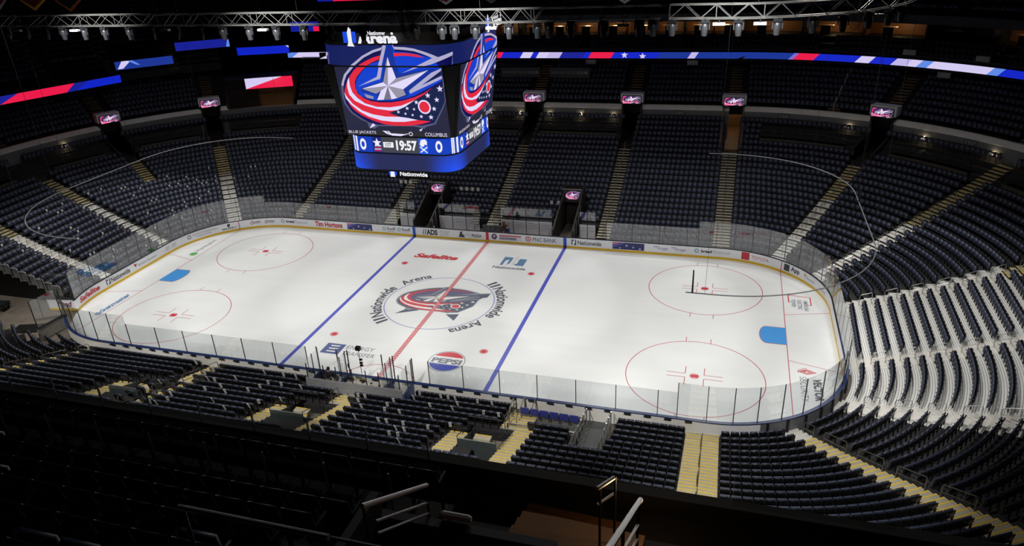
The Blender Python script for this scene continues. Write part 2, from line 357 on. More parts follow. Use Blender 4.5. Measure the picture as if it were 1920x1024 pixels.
def logo_layers(fn,cols,mats_fn,g_index,g,off0=0.0,doff=0.004,clipz=None,skip=(),slices=False):
    """draw the emblem; fn(x,z,off)->3D. g_index maps colour key->material slot"""
    k=0
    LG=LOGO
    if 'L' in g_index: LG=[('L',clip(LOGO[0][1],1,18.6,True)),('S',clip(LOGO[0][1],1,18.6,False))]+LOGO[1:]
    for c,p in LG:
        k+=1
        if c in skip: continue
        q=p
        if clipz is not None:
            q=clip(p,1,clipz[0],clipz[1])
            if len(q)<3: continue
        sfill(g,q,lambda x,y,o=off0+k*doff: fn(x,y,o),g_index[c],slices)
    k+=1
    def put(pts,c,kk):
        q=pts
        if clipz is not None:
            q=clip(pts,1,clipz[0],clipz[1])
            if len(q)<3: return
        fill(g,q,lambda x,y,o=off0+kk*doff: fn(x,y,o),g_index[c])
    put(disc(LOGO_O[0],LOGO_O[1],LOGO_O[2],28,LOGO_O[2]*1.05),'W',k); put(disc(LOGO_O[0],LOGO_O[1],LOGO_O[3],28,LOGO_O[3]*1.05),'R',k+1)
    for x,y,r in LSTARS: put(starpts(x,y,r),'W',k)

# ================================================================ ICE
g=G(); ss=ssamples(0,PER,0.6)[:-1]
g.poly([ptz(s,0.02,0.0) for s in ss][::-1]); b=len(g.v)
g.poly([ptz(s,0.02,-0.05) for s in ss])
ice=ST(g.build('floor_ice',M_ice)); ice['label']='white hockey rink ice sheet with painted lines'
F=0.3048
ZI=0.004
def on_ice(x,y,o=0): return (x,y,ZI+o)
def ice_part(name,g,mats,label=None):
    o=g.build(name,mats,ice)
    if label: o['label']=label
    return o
def ring(g,cx,cy,r0,r1,z=ZI,m=0,n=72,a0=0,a1=2*PI):
    b=len(g.v)
    for i in range(n+1):
        t=a0+(a1-a0)*i/n
        g.v.append((cx+r0*math.cos(t),cy+r0*math.sin(t),z)); g.v.append((cx+r1*math.cos(t),cy+r1*math.sin(t),z))
    for i in range(n): g.f.append((b+2*i,b+2*i+1,b+2*i+3,b+2*i+2)); g.m.append(m)
def rect(g,x0,x1,y0,y1,z=ZI,m=0): g.poly([(x0,y0,z),(x1,y0,z),(x1,y1,z),(x0,y1,z)],m)
def lineseg(g,a,b,wd,z=ZI,m=0):
    a=Vector(a);b=Vector(b);d=(b-a).normalized();n=Vector((-d.y,d.x))*wd/2
    g.poly([(a.x-n.x,a.y-n.y,z),(b.x-n.x,b.y-n.y,z),(b.x+n.x,b.y+n.y,z),(a.x+n.x,a.y+n.y,z)],m)
P_red=paint('red',(206,72,82)); P_blue=paint('blue',(84,92,190)); P_thin=paint('thin_red',(196,96,106)); P_lblue=paint('crease_blue',(74,158,232)); P_white=paint('white',(232,234,236))
P_dk=paint('charcoal',(84,88,98)); P_cred=paint('dot_red',(204,58,72))
P_grey=paint('grey',(128,132,142)); P_steelb=paint('steel_blue',(98,134,172)); P_green=paint('green',(92,176,92)); P_navy=paint('navy',(92,104,150)); P_safe=paint('sign_red',(204,70,76)); P_tick=paint('sky_text',(84,128,176)); P_violet=paint('violet_ring',(128,132,196))
g=G(); rect(g,-25.5*F-.16,-25.5*F+.16,-HY,HY); ice_part('blue_line',g,P_blue,'blue line left of centre ice')
g=G(); rect(g,25.5*F-.16,25.5*F+.16,-HY,HY); ice_part('blue_line',g,P_blue,'blue line right of centre ice')
# centre line: two red edges with a ladder of red blocks between
g=G(); rect(g,-.16,.16,-HY,HY,0.0155,1); rect(g,-.165,-.105,-HY,HY,0.019,0); rect(g,.105,.165,-HY,HY,0.019,0)
y=-HY+0.1
n=0
while y<HY-.1:
    rect(g,-.105,.105,y,y+.11,0.019,0); y+=.235
rect(g,-.03,.03,-HY,HY,0.0215,0)
ice_part('center_line',g,[P_red,P_white],'red centre line with ladder pattern')
g=G()
for sx in (-1,1):
    gx=89*F*sx; yy=B+math.sqrt(RC*RC-(gx*sx-A)**2)
    lineseg(g,(gx,-yy),(gx,yy),.06)
    for sy in (-1,1): lineseg(g,(gx,11*F*sy),(HX*sx,14*F*sy),.05)
ice_part('goal_line',g,P_thin)
for sx,sy in ((-1,-1),(-1,1),(1,-1),(1,1)):
    cx,cy=69*F*sx,22*F*sy; g=G()
    ring(g,cx,cy,15*F-.035,15*F+.025)
    for ux in (-1,1):
        for uy in (-1,1):
            lineseg(g,(cx+ux*.87,cy+uy*(15*F-.1)),(cx+ux*.87,cy+uy*(15*F+.55)),.05)
            lineseg(g,(cx+ux*.62,cy+uy*.23),(cx+ux*1.85,cy+uy*.23),.055); lineseg(g,(cx+ux*.62,cy+uy*.23),(cx+ux*.62,cy+uy*1.12),.055)
    ice_part('face_off_circle',g,P_thin,('far' if sy>0 else 'near')+(' right' if sx>0 else ' left')+' end face-off circle')
    g=G(); ring(g,cx,cy,0.26,.31); fill(g,[(cx+.25*math.cos(t),cy+.25*math.sin(t)) for t in [math.radians(a) for a in list(range(-50,51,10))+list(range(130,231,10))]],on_ice)
    ring(g,cx,cy,0,.2,ZI+.003)
    ice_part('face_off_spot',g,P_cred)
for sx in (-1,1):
    for sy in (-1,1):
        g=G(); ring(g,20*F*sx,22*F*sy,.25,.31); ring(g,20*F*sx,22*F*sy,0,.22,ZI+.003); ice_part('face_off_spot',g,P_cred)
    g=G(); gx=89*F; pts=[(gx,-4*F),(gx-4.5*F,-4*F)]+[(gx-4.5*F+0.0-1.5*F*math.cos(t)*1.0,4*F*math.sin(t)) for t in np.linspace(-PI/2,PI/2,16)][1:-1]+[(gx-4.5*F,4*F),(gx,4*F)]
    o=[(gx+.0,-4*F-.05),(gx-4.5*F,-4*F-.05)]+[(gx-4.5*F-(1.5*F+.05)*math.cos(t),(4*F+.05)*math.sin(t)) for t in np.linspace(-PI/2,PI/2,16)][1:-1]+[(gx-4.5*F,4*F+.05),(gx,4*F+.05)]
    fill(g,[(sx*a,b_) for a,b_ in o],lambda x,y:(x,y,ZI+.002),1); fill(g,[(sx*a,b_) for a,b_ in pts],lambda x,y:(x,y,ZI+.006),0)
    ice_part('goal_crease',g,[P_lblue,P_thin],('right' if sx>0 else 'left')+' light blue goal crease')
g=G(); ring(g,0,0,15*F-.04,15*F+.03); ice_part('center_circle',g,P_violet)
g=G(); ring(g,0,-HY,10*F-.03,10*F+.03,a0=0.02,a1=PI-.02); ice_part('referee_crease',g,P_thin)
# emblem at centre ice
g=G(); keys=['S','N','B','R','W','D','B2','G','K']; icol={'S':(150,156,166),'N':(96,102,116),'B':(112,110,138),'R':(206,88,98),'W':(236,234,232),'D':(96,104,118),'B2':(104,112,128),'G':(168,172,176),'K':(140,146,152)}
sc=0.93
def fn(x,z,o): 
    return ((x-.5)*.9,(z-17.9)*.8,ZI+.002+o*0.5)
logo_layers(fn,None,None,{k:i for i,k in enumerate(keys)},g,0,0.0012)
for leg in ([(-2.0,-1.35),(-2.85,-2.65),(-1.1,-1.75)],[(1.3,-1.95),(2.3,-2.8),(2.35,-1.7)],[(2.6,1.3),(3.75,2.35),(2.9,.4)]):
    fill(g,leg,lambda x,y:(x,y,ZI+.001),5)
ice_part('center_emblem',g,[paint('emblem_'+k,icol[k]) for k in keys],'large team emblem painted at centre ice')
# arc lettering
def arc_text(g,body,r0,r1,a0,a1,m=0,bold=.02):
    """a0->a1 degrees; letters stand outward when the angle falls"""
    v,f=text_geo(body,bold); a=v.min(0); c=v.max(0); q=(v-a)/(c-a); b=len(g.v)
    for s_,t_ in q:
        t=math.radians(a0+(a1-a0)*s_); r=r0+(r1-r0)*t_
        g.v.append((r*math.cos(t),r*math.sin(t),ZI+.004))
    for p in f: g.f.append(tuple(b+i for i in p)); g.m.append(m)
for k in (0,1):
    o=180*k; g=G()
    for aa in (231,225.5):
        g.poly([(r*math.cos(math.radians(t+o)),r*math.sin(math.radians(t+o)),ZI+.004) for r,t in ((4.75,aa+1.4),(5.75,aa+1.4),(5.75,aa-1.4),(4.75,aa-1.4))])
    arc_text(g,'Nationwide',4.75,5.75,221+o,160+o); arc_text(g,'Arena',4.75,5.6,151+o,119+o)
    ice_part('arena_lettering',g,P_dk,'arena name lettering curving around centre circle')
def ice_text(g,body,x0,x1,y0,y1,m=0,bold=.02,rot=0,cx=0,cy=0,z=ZI+.002,shear=0,space=1.0):
    cr,sr=math.cos(rot),math.sin(rot)
    add_text(g,body,x0,x1,y0,y1,lambda x,y:(cx+x*cr-y*sr,cy+x*sr+y*cr,z),m,bold,shear,3,space)
g=G(); ice_text(g,'Safelite',-5.9,-1.5,8.15,9.1,bold=.05,shear=.25); ice_part('ice_advert',g,P_safe,'red auto glass advert on ice')
g=G()
fill(g,[(2.75,8.0),(2.75,9.8),(3.6,9.8),(3.6,8.55),(3.3,8.0)],on_ice,0); fill(g,[(4.25,8.1),(4.0,8.35),(4.25,8.5),(4.25,9.6),(4.95,9.6),(4.95,8.1)],on_ice,0)
fill(g,[(3.0,8.0),(3.35,8.0),(3.35,9.3),(3.05,9.0)],lambda x,y:(x,y,ZI+.003),1); fill(g,[(3.75,8.2),(4.05,8.2),(4.1,9.9),(3.95,10.2),(3.8,9.9)],on_ice,2)
ice_text(g,'Nationwide',2.25,5.35,7.25,7.75,m=3,bold=.04); ice_part('ice_advert',g,[P_steelb,P_white,paint('pale',(214,218,222)),P_grey],'insurance advert with eagle on ice')
g=G(); rect(g,-5.85,-4.35,-9.4,-8.0,ZI,0)
for i in range(3): fill(g,[(-5.45,-9.15+i*.38),(-4.8,-9.15+i*.38),(-4.65,-8.98+i*.38),(-5.45,-9.0+i*.38)],lambda x,y:(x,y,ZI+.003),1)
ice_text(g,'ENERGY',-4.15,-1.9,-8.55,-8.05,m=2,bold=.0); ice_text(g,'TRANSFER',-4.15,-1.5,-9.35,-8.85,m=2,bold=.0)
ice_part('ice_advert',g,[P_navy,P_white,P_grey],'energy company advert on ice')
g=G(); cx,cy=3.9,-8.55
ring(g,cx,cy,1.3,1.36,ZI,0); fill(g,[(cx+1.24*math.cos(t),cy+1.24*math.sin(t)) for t in np.linspace(math.radians(28),math.radians(152),20)],on_ice,1)
fill(g,[(cx+1.24*math.cos(t),cy+1.24*math.sin(t)) for t in np.linspace(math.radians(200),math.radians(340),20)],on_ice,2)
ice_text(g,'PEPSI',cx-1.12,cx+1.12,cy-.3,cy+.34,m=3,bold=.05); ice_part('ice_advert',g,[P_grey,P_red,P_blue,P_grey],'round cola advert on ice')
g=G(); ice_text(g,'ticketmaster',0,3.9,0,.62,rot=PI/2,cx=-27.45,cy=-8.1,bold=.03,shear=.15); ice_part('ice_advert',g,P_tick,'ticket seller advert behind left goal line')
g=G(); ice_text(g,'Huntington',0,3.0,0,.55,rot=PI/2,cx=-27.75,cy=5.3,bold=.01); fill(g,disc(-27.95,4.7,.42,6),on_ice,1); ice_part('ice_advert',g,[P_grey,P_green],'bank advert with green hexagon')
g=G()
for i,t in enumerate(('AMERICAN','ELECTRIC','POWER')): ice_text(g,t,0,(1.75,1.6,1.25)[i],0,.32,rot=-PI/2,cx=28.65-.45*i,cy=6.05,bold=.02)
for a,b_ in (((27.55,6.85),(29.2,6.65)),((27.55,6.85),(27.55,5.6)),((29.2,6.65),(29.2,5.3)),((27.55,5.6),(27.75,5.6)),((29.2,5.3),(29.0,5.3))): lineseg(g,a,b_,.09,m=1)
ice_part('ice_advert',g,[P_grey,P_red],'power company advert behind right goal line')
g=G(); ice_text(g,'VECTOR',0,2.6,0,.55,rot=-PI/2,cx=28.55,cy=-5.35,bold=.05); ice_text(g,'SECURITY',0,2.9,0,.42,rot=-PI/2,cx=27.75,cy=-5.25,bold=-.01)
for k in range(3):
    h=.45-.14*k; cxx,cyy=28.25,-4.6
    q=[(cxx-h*1.3,cyy),(cxx,cyy+h*.7),(cxx+h*1.3,cyy),(cxx,cyy-h*.7)]
    for i in range(4): lineseg(g,q[i],q[(i+1)%4],.06,m=1)
for dy in (-.14,.14): lineseg(g,(27.66,-4.6+dy),(28.25,-4.28+dy),.05,m=1)
ice_part('ice_advert',g,[P_dk,P_red],'security company advert behind right goal line')

# ================================================================ DASHER BOARDS
GATE0,GATE1=108.6,111.3      # vehicle gate opening (arc length)
boards=empty('rink_boards',(0,0,0),label='white rink boards with yellow kick plate and clear glass around the ice',cat='rink boards')
def bpart(name,s0,s1,prof,m,close=True,label=None,st=.8):
    g=G(); strip(g,s0,s1,prof,0,st,close); o=g.build(name,m,boards)
    if label: o['label']=label
    return o
runs=((GATE1-PER,GATE0),)
for s0,s1 in runs:
    bpart('board_panel',s0,s1,[(0,.2),(0,1.03),(.10,1.03),(.10,.0),(0.02,0.0)],M_board)
    bpart('kick_plate',s0,s1,[(-.018,.0),(-.018,.21),(0.0,.21),(0.0,0)],M_kick)
# cap rail: dark on the far side, blue on the near side
bpart('cap_rail',GATE1-PER,40.5,[(-.02,1.03),(-.02,1.075),(.14,1.075),(.14,1.03)],M_capdark)
bpart('cap_rail',40.5,GATE0,[(-.02,1.03),(-.02,1.075),(.20,1.075),(.20,1.03)],M_caprail,label='blue cap rail on near side')
bpart('back_panel',42,54.4,[(.101,.0),(.101,.98),(.14,.98),(.14,0)],mat('back_panel_grey',(120,122,126),.5,.3,var=.2))
bpart('back_panel',58,GATE0-.5,[(.101,.0),(.101,1.0),(.13,1.0),(.13,0)],M_boardback)
# latches on the back of the near boards
g=G()
for s in arange(58.5,100.5,1.22):
    x,y,nx,ny=P(s,.23); g=G(); g.box((x,y,.96),(.42,.1,.07),0); g.build('latch',M_capdark,boards)
g=G()
for s in arange(42.5,54,1.3):
    x,y,nx,ny=P(s,.2); g.box((x,y,.5),(.12,.12,.95),math.atan2(ny,nx))
g.build('board_post',M_darksteel,boards)
# lines carried up the boards
for s,wd,m in ((-25.5*F,.30,'b'),(25.5*F,.30,'b'),(0,.30,'r'),(27.53,.06,'r'),(131.57,.06,'r'),(SB[3]-B+B-14*F-B*0,.05,'r')):
    mm={'b':mat('board_blue_stripe',(24,84,186),.3),'r':mat('board_red_stripe',(198,28,44),.3)}[m]
    g=G(); z0=.03 if wd<.2 else .21
    strip(g,s-wd/2,s+wd/2,[(-.024,z0),(-.024,1.04)],0,.2); g.build('board_stripe',mm,boards)
    if m=='b':
        g=G(); strip(g,s-wd/2,s+wd/2,[(-.026,.0),(-.026,.212)],0,.2); g.build('board_stripe',mat('board_navy_stripe',(36,48,92),.4),boards)
# adverts on the boards
def bfn(off=.008):
    def f(s,z): return ptz(s,-off,z)
    return f
Nn={}
def adm(rgb,e=0): return mat('advert_%d_%d_%d'%rgb,rgb,.35)
BK=adm((52,52,58)); RD=adm((196,44,58)); NV=adm((40,44,104)); GY=adm((138,142,150)); TL=adm((86,160,178)); LV=adm((84,90,170)); GD=adm((190,160,70)); PK=adm((214,120,132))
def advert(label,items):
    g=G(); mats=[]
    def mi(m):
        if m not in mats: mats.append(m)
        return mats.index(m)
    for it in items:
        if it[0]=='t': _,body,s0,s1,z0,z1,m,bold,sh=it; add_text(g,body,s0,s1,z0,z1,bfn(.010),mi(m),bold,sh)
        else:
            _,pts,m,off=it; fill(g,subdiv_poly(pts,.4),lambda s,z,o=off:ptz(s,-o,z),mi(m))
    o=g.build('board_advert',mats,boards); o['label']=label; return o
R4=lambda a,b,c,d:[(a,c),(b,c),(b,d),(a,d)]
advert('script lettering advert beside gate',[])if 0 else None
advert('red auto glass advert',[('t','Safelite',112.05,114.8,.40,.88,RD,.04,.2)])
def eagle(s,m=BK): return [('p',R4(s,s+.10,.35,.9),m,.009),('p',[(s+.1,.9),(s+.22,.9),(s+.22,.7),(s+.1,.8)],m,.009),('p',R4(s+.36,s+.46,.35,.9),m,.009),('p',[(s+.26,.35),(s+.36,.35),(s+.36,.55),(s+.26,.45)],m,.009)]
advert('insurance advert on left end boards',eagle(115.58)+[('t','Nationwide',116.15,118.45,.38,.86,BK,.02,0)])
advert('insurance office advert',[('p',[(119.0,.86),(119.4,.82),(119.2,.5)],RD,.009),('t','Farmers Insurance',119.5,121.95,.48,.72,GY,.0,.1)])
for s0 in (123.1,124.0): advert('small grey boxed advert',[('t','=HAMI',s0+.1,s0+.7,.62,.80,GY,.0,.2),('t','HOME CO',s0+.1,s0+.75,.42,.58,GY,0,.2)])
advert('home builder advert',[('p',disc(126.35,.66,.24,6),GY,.009),('p',disc(126.35,.66,.12,6),M_board,.012),('t','SCHOTTENSTEIN',126.75,129.4,.62,.82,GY,.0,0),('t','HOMES',127.2,128.7,.40,.52,LV,.0,0)])
advert('league shop advert',[('t','NHL SHOP',129.85,131.0,.34,.52,BK,.04,0),('t','.com',131.0,131.3,.34,.48,BK,0,0),('p',[(130.4,.9),(130.7,.9),(130.65,.62),(130.52,.56),(130.4,.62)],BK,.009)])
for s0 in (132.75,134.25): advert('script restaurant advert',[('t','Roosters',s0+.1,s0+1.05,.52,.88,GY,.03,.3),('p',disc(s0+.12,.6,.16,12),RD,.009),('p',disc(s0+.12,.6,.1,12),M_board,.012)])
def bread(s,lab): advert(lab,[('p',disc(s+.2,.68,.2,20),TL,.009),('p',disc(s+.2,.68,.11,20),M_board,.012),('t','bread',s+.6,s+1.55,.52,.82,BK,.04,0),('t','financial',s+1.65,s+3.1,.52,.82,GY,-.01,0)])
bread(136.0,'teal ring lender advert left of centre'); bread(19.75,'teal ring lender advert right of centre')
advert('red coffee shop advert',[('t','Tim Hortons',140.05,143.25,.34,.92,RD,.04,0)])
def flag(s0,s1,lab):
    it=[('p',R4(s0,s1,.26,.96),NV,.006),('p',[(s0,.96),(s0+1.1,.96),(s0+.3,.75),(s0,.72)],PK,.010),('p',[(s0,.34),(s0+.5,.6),(s0+1.2,.9),(s0+.7,.93),(s0,.68)],LV,.011)]
    for q in range(4): it.append(('p',starpts(s0+.7+q*.62,.40+.13*((q*2)%3),.11+.03*(q%2)),adm((196,198,236)),.012))
    advert(lab,it)
flag(143.8,146.65,'digital flag advert left of centre'); flag(12.3,15.25,'digital flag advert right of centre')
for s0 in (147.8,149.45): advert('music venue advert',[('p',disc(s0+.22,.65,.2,18),adm((140,176,180)),.009),('p',disc(s0+.22,.65,.1,18),M_board,.012),('t','Ruoff',s0+.55,s0+1.45,.5,.84,GY,.04,0),('t','MUSIC',s0+.6,s0+1.3,.34,.42,GY,0,0)])
advert('drainage company advert',[('p',[(152.2,.3),(152.28,.3),(152.48,.9),(152.4,.9)],BK,.009),('p',[(152.42,.3),(152.5,.3),(152.7,.9),(152.62,.9)],BK,.009),('t','ADS',152.65,153.85,.3,.9,BK,.05,0),('t','Advanced',154.1,155.1,.7,.86,GY,0,0),('t','Drainage',154.1,155.0,.5,.66,GY,0,0),('t','Systems',154.1,155.0,.3,.46,GY,0,0)])
advert('pizza maker advert',[('p',[(156.1,.3),(156.7,.3),(156.7,.5),(156.55,.62),(156.65,.8),(156.5,.92),(156.25,.84),(156.2,.6)],BK,.009),('p',disc(156.55,.75,.1,10),M_board,.012),('t','HUNGRY HOWIES',156.85,157.5,.56,.66,GY,0,0),('t','PIZZA',157.5,158.5,.42,.7,BK,.03,0)])
advert('team ticket advert',[('p',disc(.72,.62,.28,20,.3),NV,.009),('p',[(.5,.55),(.72,.42),(1.0,.6),(.72,.5)],RD,.011),('p',starpts(.72,.68,.16),M_board,.012),('p',R4(1.25,3.45,.68,.86),PK,.009),('t','SEASON TICKETS ON SALE',1.3,3.4,.71,.82,RD,.02,0),('p',R4(1.25,2.95,.38,.6),NV,.009),('t','BlueJackets.com',1.32,2.88,.42,.55,M_board,.03,0),('t','/tickets',3.0,3.45,.42,.54,GY,0,0)])
advert('bank advert with ring',[('p',disc(4.15,.62,.27,22),RD,.009),('p',disc(4.15,.62,.18,22),M_board,.012),('p',[(4.08,.52),(4.28,.62),(4.08,.74)],RD,.014),('t','PNC BANK',4.6,6.95,.42,.82,adm((84,92,130)),.01,0)])
advert('insurance advert right of centre',eagle(8.4)+[('t','Nationwide',9.0,11.25,.40,.84,BK,.02,0)])
for s0 in (16.1,17.7): advert('blue script grocer advert',[('t','Kroger',s0+.4,s0+1.35,.42,.8,LV,.0,.1),('t','my',s0,s0+.4,.6,.86,LV,.0,.1)])
advert('car maker advert',[('p',R4(23.86,24.56,.28,.98),RD,.009),('p',disc(24.21,.63,.26,20,.2),M_board,.011),('p',disc(24.21,.63,.22,20,.16),RD,.013),('p',disc(24.21,.63,.07,12,.17),M_board,.015),('t','TOYOTA',24.75,26.3,.48,.80,RD,.0,0)])
advert('app advert with square icon',[('p',R4(27.8,28.35,.32,.92),BK,.009),('p',R4(27.9,28.25,.42,.82),M_board,.011),('p',disc(28.08,.62,.12,12),BK,.013),('t','App',28.5,29.45,.36,.9,BK,.03,0)])
advert('insurance office advert on right corner',[('p',[(29.95,.84),(30.3,.8),(30.1,.52)],GD,.009),('t','Farmers',30.3,31.4,.5,.7,GY,.0,.1)])
advert('small grey advert on right corner',[('t','HOME',32.2,33.3,.45,.65,GY,.0,0)])
# glass and stanchions (stanchion positions measured along the outline)
def glass_run(ss,zt,double=False):
    for a,b in zip(ss[:-1],ss[1:]):
        g=G(); strip(g,a+.02,b-.02,[(.035,1.06),(.035,zt),(.05,zt),(.05,1.06)],0,.5,True); g.build('glass_panel',M_glass,boards)
def stanchions(ss,zt,wd=.045):
    for s in ss:
        x,y,nx,ny=P(s,.055); g=G(); g.box((x,y,(1.03+zt)/2),(wd,wd,zt-1.03),math.atan2(ny,nx)); g.build('stanchion',M_stan,boards)
GH,GL=3.5,2.82
r_end=[20.05,21.6,23.15]+arange(24.7,54.6,1.5)+[56.0,57.5,59.2]
glass_run([19.0]+r_end[1:] if 0 else r_end,GH); stanchions(r_end,GH)
nearR=[60.35,62.85,65.3,67.75,70.2,72.65,75.0]; near_x=lambda s:79.54-s
glass_run([59.2]+nearR,GL); stanchions(nearR,GL)
nearL=[83.95,86.5,89.0,91.4,93.9,96.3,98.85]
glass_run(nearL,GL); stanchions(nearL,GL)
l_end=[98.85,100.4]+arange(101.9,108.5,1.5)
glass_run(l_end,GH); stanchions(l_end[1:],GH)
l2=arange(111.5,134.6,1.52); glass_run(l2,GH); stanchions(l2,GH)
farL=[134.6,137.8,140.3,142.9,145.1,147.3,149.6]; glass_run(farL,GL); stanchions(farL[1:],GL)
farR=[11.7,14.1,16.6,19.05,20.05]; glass_run(farR,GL); stanchions(farR[:-1],GL)
# ================================================================ ARENA FLOOR AND LOWER BOWL
g=G(); ss=ssamples(0,PER,.8)[:-1]
M_floor=mat('arena_floor',(112,104,94),.55,var=.35,scale=.8)
g.poly([(-62,-62,-.06),(75,-62,-.06),(75,75,-.06),(-62,75,-.06)]); ST(g.build('floor_concrete',M_floor))
def dsw(s,wd,d):
    sm=s%PER; corner=any(SB[i]<sm<SB[i+1] for i in (1,3,5,7))
    return wd*(RC/(RC+d) if corner else 1)
#  arc length, width, first row, last row, kind
AIS=[(11.1,1.3,0,17,'far'),(22.0,1.5,0,17,'far'),(26.41,1.4,0,17,'corner'),(30.14,1.4,0,22,'corner'),(34.84,1.4,0,22,'end'),(43.37,1.4,0,18,'end'),
     (48.06,1.4,0,18,'end'),(52.68,1.5,0,18,'ncorner'),(57.65,1.9,0,11,'near'),(68.34,1.7,0,13,'near'),(79.84,1.5,0,13,'near'),(91.3,1.5,0,13,'near'),(102.5,1.5,0,12,'near'),
     (116.8,1.5,0,20,'lend'),(124.6,1.5,0,18,'lend'),(127.9,1.4,12,17,'lcorner'),(131.3,1.4,0,17,'lcorner'),(137.1,1.4,0,22,'far'),(147.8,1.3,0,22,'far'),(158.8,1.3,0,17,'far')]
VOMS=[11.1,22.0,26.41,127.9,131.3,158.8]         # exits through the wall behind row 18
LOGE=[(152.6,158.0),(1.0,10.3),(22.95,25.7),(27.1,29.6),(30.7,34.0),(117.6,123.9),(125.3,127.2),(128.5,130.7),(131.9,134.6)]
def excl(x,y,i,s=None):
    if y>0:
        if -8.5<x<-5.7 and y<19.9: return True
        if 5.9<x<8.9 and y<19.9: return True
        if -10.6<x<10.4 and i<3: return True
    else:
        if x<-26.6 and -13.6<y<-6.6: return True
        if x<-33 and -16.5<y<-6.6: return True
        if -3.9<x<3.7 and i<2 : return True
        if 10.2<x<15.0 and i<3: return True
        if 14.7<x<16.8 and i<6: return True
        for bx in (11.3,-.45,-12.2):
            if bx-2.5<x<bx+.2 and 4<=i<=9: return True
            if i in(6,7,8,9) and bx-3.5<x<bx-2.3: return True
    return False
def rowspan(i):
    """arc ranges of row i"""
    if i<=13: return [(0,PER)]
    return [(-52.0,57.5)] if i<=18 else [(-46.0,44.0)]
def free_runs(i,step=.25):
    """ranges of arc where the stepped floor of row i exists"""
    out=[]; cur=None
    for a,b in rowspan(i):
        n=int((b-a)/step)
        for k in range(n+1):
            s=a+(b-a)*k/n; d=sd(i,s); x,y,_,_=P(s,d); ok=not excl(x,y,i)
            if ok and y<0 and any(bx-2.3<x<bx+.2 for bx in (11.3,-.45,-12.2)) and i in(4,5,6): ok=False
            if y<0 and x>-26 and not(10.2<x<16.7) and not(-3.9<x<3.7 and i<2): ok = True if i not in (4,5,6) else (not any(bx-2.3<x<bx+.2 for bx in (11.3,-.45,-12.2)))
            if ok and i>=18:
                for v in VOMS:
                    dd=((s-v+PER/2)%PER)-PER/2
                    if abs(dd)<dsw(v,.95,d): ok=False
            if ok and cur is None: cur=s
            if not ok and cur is not None: out.append((cur,s-step)); cur=None
        if cur is not None: out.append((cur,b)); cur=None
    return [r for r in out if r[1]-r[0]>.3]
def tread(g,i,s0,s1,m,z0=None,th=1.1,dep=TR):
    ss=ssamples(s0,s1,1.0); b=len(g.v)
    z=fz(i)
    for s in ss:
        e=sd(i,s)-.55; bot=max(-.05,z-th)
        for d,zz in ((e,z),(e+dep,z),(e+dep,bot),(e,bot)): g.v.append(ptz(s,d,zz))
    for k in range(len(ss)-1):
        for q in range(4):
            q2=(q+1)%4; g.f.append((b+k*4+q,b+(k+1)*4+q,b+(k+1)*4+q2,b+k*4+q2)); g.m.append(m)
    g.f.append((b,b+1,b+2,b+3)); g.m.append(m); e=b+(len(ss)-1)*4; g.f.append((e+3,e+2,e+1,e)); g.m.append(m)
g=G(); gr=G()
RIB=(34.2,48.7)
for i in range(23):
    for s0,s1 in free_runs(i):
        for k in (-1,0):
            a,b_=max(s0,k*PER),min(s1,(k+1)*PER)
            if b_-a<.2: continue
            cuts=[a]+[c+k*PER for c in RIB if a<c+k*PER<b_]+[b_]
            for u,v_ in zip(cuts[:-1],cuts[1:]):
                mid=((u+v_)/2)%PER
                if RIB[0]<mid<RIB[1] and i<=12: tread(gr,i,u,v_,0)
                else: tread(g,i,u,v_,0)
bowl=ST(g.build('floor_seating_tier',M_conc)); bowl['label']='stepped dark concrete seating tiers'
rb=ST(gr.build('floor_riser_platform',M_rib)); rb['label']='white ribbed riser platforms at right end'
# uv = distance from the boards, drives the grooves
me=rb.data; uvl=me.uv_layers.new(name='UVMap')
co=np.empty(len(me.vertices)*3); me.vertices.foreach_get('co',co); co=co.reshape(-1,3)
qx=np.abs(co[:,0])-A; qy=np.abs(co[:,1])-B
dist=np.hypot(np.maximum(qx,0),np.maximum(qy,0))-RC
li=np.empty(len(me.loops),dtype=np.int32); me.loops.foreach_get('vertex_index',li)
uv=np.zeros((len(li),2)); uv[:,0]=co[li,1]; uv[:,1]=dist[li]; uvl.data.foreach_set('uv',uv.ravel())

